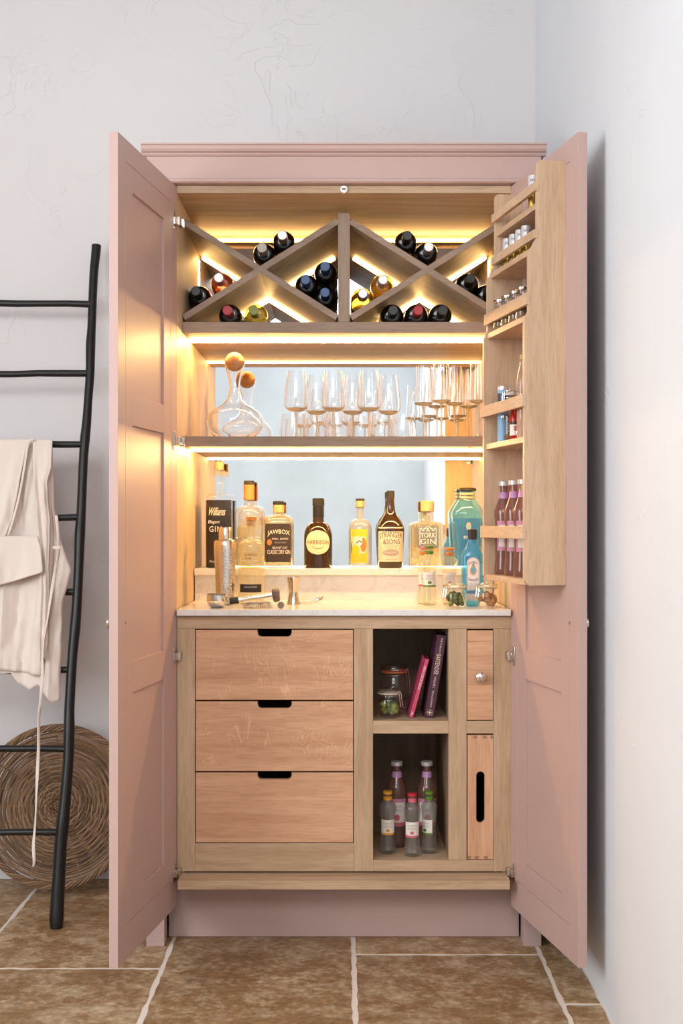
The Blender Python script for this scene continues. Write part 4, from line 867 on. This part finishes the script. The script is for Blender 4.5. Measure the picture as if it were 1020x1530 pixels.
MB().tube(pr2, rr2, 14).build('rail', blackwood, LAD, world=True)
lp = [Vector((-1.10-.28-(p.x+.95)*.6, p.y, p.z)) for p in pr2]
MB().tube(lp, rr2[:], 14).build('rail', blackwood, LAD, world=True)
def atz(P, z): return min(P, key=lambda p: abs(p.z-z))
rung_y = [454.5, 557.5, 664, 773, 885, 1001, 1119, 1243]
for i, ry in enumerate(rung_y):
    q = lad_pt(128, ry); a = atz(pr2, q.z); b_ = atz(lp, q.z); r = 5.1*q.y/F
    zz = q.z
    pa = Vector((a.x, a.y, zz)); pb = Vector((b_.x, b_.y, zz+.006*(-1)**i)); P = [pb.lerp(pa, t/8) for t in range(9)]
    for j, p in enumerate(P): p.z += .0012*sin(j*2.1+i)
    MB().tube(P, [r*(1+.04*sin(j*1.7+i*2)) for j in range(9)], 12).build('rung', blackwood, LAD, world=True)

# ------------------------------------------------------------ apron on the third rung
RUN = lad_pt(128, 664); AY = RUN.y
AP = thing('apron', (X(20, AY), AY, Z(1050, AY)), 'cream linen apron hanging over a rung of the black ladder', 'apron')
def interp(tab, y):
    if y <= tab[0][0]: return tab[0][1]
    for (a, b), (c, d) in zip(tab, tab[1:]):
        if y <= c: return b+(d-b)*(y-a)/(c-a)
    return tab[-1][1]
def sheet(name, left, right, ytop, ybot, yoff, folds, nu=46, nv=70, over=False, bot=None, mat_=linen_m):
    def fn(u, v):
        yb = ybot if bot is None else interp(bot, u)
        py = ytop+(yb-ytop)*v
        px = interp(left, py)+(interp(right, py)-interp(left, py))*u
        zz_ = Z(py, AY); d0 = min(AY, lad_d(zz_)+.004)-.014-yoff; dd = d0
        grow = min(1, max(0, (py-ytop)/90))
        for amp, fr_, ph, sl in folds: dd -= amp*grow*(1+sin(fr_*u*2*pi+ph+sl*v))
        q = noise.noise(Vector((px*.045+yoff*99, py*.02, 1.3)))*.012+noise.noise(Vector((px*.13+yoff*50, py*.06, 4.1)))*.004
        dd -= grow*abs(q)
        # lean: follow ladder plane roughly hanging vertical
        if over and v < .03: dd = AY-.012+(.03-v)/.03*.012; 
        return (X(px, d0), dd, Z(py, d0)+(0 if not over or v > .03 else 0))
    o = MB().grid(nu, nv, fn).build(name, mat_, AP, world=True, fix=False)
    s = o.modifiers.new('thick', 'SOLIDIFY'); s.thickness = .0016; s.offset = 0
    return o
# draped over the rung: back half behind the ladder
sheet('back_skirt', [(657, -75), (1050, -70)], [(657, 78), (760, 84), (800, 90), (850, 108), (880, 101), (900, 95), (960, 93), (1051, 90)], 656.5, 1045, .0, [(.007, 2.3, .5, 1.2), (.003, 5, 2, 2)], bot=[(0, 1010), (.55, 1005), (.6, 1020), (.72, 1030), (.8, 1022), (.93, 1050), (1, 1046)])
sheet('skirt', [(657, -75), (1050, -70)], [(657, 78.2), (720, 78), (760, 80), (800, 84), (900, 78), (1000, 66), (1050, 60)], 656.8, 1010, .002, [(.012, 2.6, 0, -1.4), (.004, 5.2, 1, 2.5), (.0015, 11, 0, 3)], bot=[(0, 990), (.5, 998), (.8, 1004), (1, 1008)])
sheet('bib_fold', [(657, -75), (700, -70), (860, -80)], [(657, 47), (668, 40), (700, 34), (740, 27), (780, 18), (800, 10), (812, 4)], 656.4, 812, .034, [(.005, 2.2, .8, 2.0), (.002, 6, 0, 1)], nv=40)
sheet('pocket', [(800, -70), (890, -78)], [(772, 60), (800, 56), (820, 62), (850, 66), (862, 64)], 801, 868, .052, [(.012, 2.0, 1.2, 1.5), (.003, 6, 0, 2)], nv=30, bot=[(0, 880), (.55, 874), (.75, 866), (1, 855)])
sheet('drape', [(657, 49), (700, 50), (760, 56), (800, 60), (880, 63), (960, 60), (1000, 62)], [(657, 78.5), (700, 77), (720, 71), (780, 76), (850, 74), (900, 74), (960, 72), (1000, 68)], 656.6, 985, .036, [(.006, 1.1, 2.2, 1.2), (.002, 3, 0, 2)], nu=16)
def ribbon(name, pts, wd, tw, yo):
    def dy(b): return min(AY, lad_d(Z(b, AY)))-yo
    P = [Vector((X(a, dy(b)), dy(b), Z(b, dy(b)))) for a, b in pts]; P, _ = smoothpts(P, [0]*len(P), 8); n = len(P)-1; hw = wd/2*AY/F
    def fn(u, v):
        i = min(n, int(round(v*n))); t = P[min(i+1, n)]-P[max(i-1, 0)]; t.normalize(); side = Vector((t.z, 0, -t.x))*-1; a = tw*sin(v*14); dirv = side*cos(a)+Vector((0, 1, 0))*sin(a)
        return tuple(P[i]+dirv*hw*(2*u-1)*(1-.5*max(0, v-.9)*10*.6))
    o = MB().grid(3, n, fn).build(name, linen_m, AP, world=True, fix=False); s = o.modifiers.new('thick', 'SOLIDIFY'); s.thickness = .0012; s.offset = 0; return o
ribbon('strap', [(50, 656), (42, 664), (36, 700), (30, 735), (20, 775), (12, 800)], 3.5, .3, .062)
ribbon('waist_tie', [(84, 770), (87, 800), (88, 820), (82, 855), (76, 890), (70, 930), (64, 965), (63, 1010), (60.5, 1050), (58, 1072), (57.5, 1120), (55.5, 1160), (54, 1195), (52.5, 1230), (50, 1262), (51, 1285), (50, 1295)], 4.6, .9, .062)
AL = lad_d(Z(818, AY))-.066
MB().box(X(79, AL), X(90, AL), AL-.002, AL, Z(820, AL), Z(816, AL)).build('tie_loop', linen_m, AP, world=True)

# ------------------------------------------------------------ wicker basket
BR = .262; bx0 = X(92, 3.9); tau = math.asin((3.925-3.845)/(2*BR))
BK = thing('wicker_basket', (bx0, 3.83, 0), 'large round brown wicker basket leaning on the wall behind the ladder', 'basket')
BC = Vector((bx0, 3.83, .005)); ev = Vector((0, sin(tau), cos(tau))); nn = Vector((0, -cos(tau), sin(tau)))
cen = BC+ev*(BR+.006)
def bp(r, a, h): return cen+Vector((1, 0, 0))*r*cos(a)+ev*r*sin(a)+nn*h
NS = 20; ring_n = 0
rad = .014
while rad < .238:
    hh = .0 if rad < .19 else (rad-.19)*.55
    n = max(40, int(rad*700)); ph = pi*(ring_n % 2); wob = random.uniform(-.0015, .0015)
    pts = [bp(rad+wob*sin(2*pi*i/n*3+ring_n)+.0012*sin(2*pi*i/n*5+ring_n*1.3), 2*pi*i/n, hh+.0045*sin(NS/2*2*pi*i/n+ph)) for i in range(n)]
    MB().tube(pts, random.uniform(.0036, .0044), 6, closed=True).build('willow_strand', wick[random.randrange(3)], BK, world=True)
    rad += random.uniform(.0066, .0078); ring_n += 1
for i in range(NS):
    a = 2*pi*i/NS+.05
    P = [bp(r, a+.02*sin(i+r*9), (0 if r < .19 else (r-.19)*.55)-.001) for r in [.006+.0245*j for j in range(11)]]
    MB().tube(P, .0026, 6).build('spoke', wick[i % 3], BK, world=True)
for j in range(6):
    n = 150; fr_ = 13
    pts = [bp(.247+.0085*cos(fr_*2*pi*i/n+j*pi/3), 2*pi*i/n, .036+.0085*sin(fr_*2*pi*i/n+j*pi/3)) for i in range(n)]
    MB().tube(pts, .0040, 6, closed=True).build('rim_strand', wick[j % 3], BK, world=True)
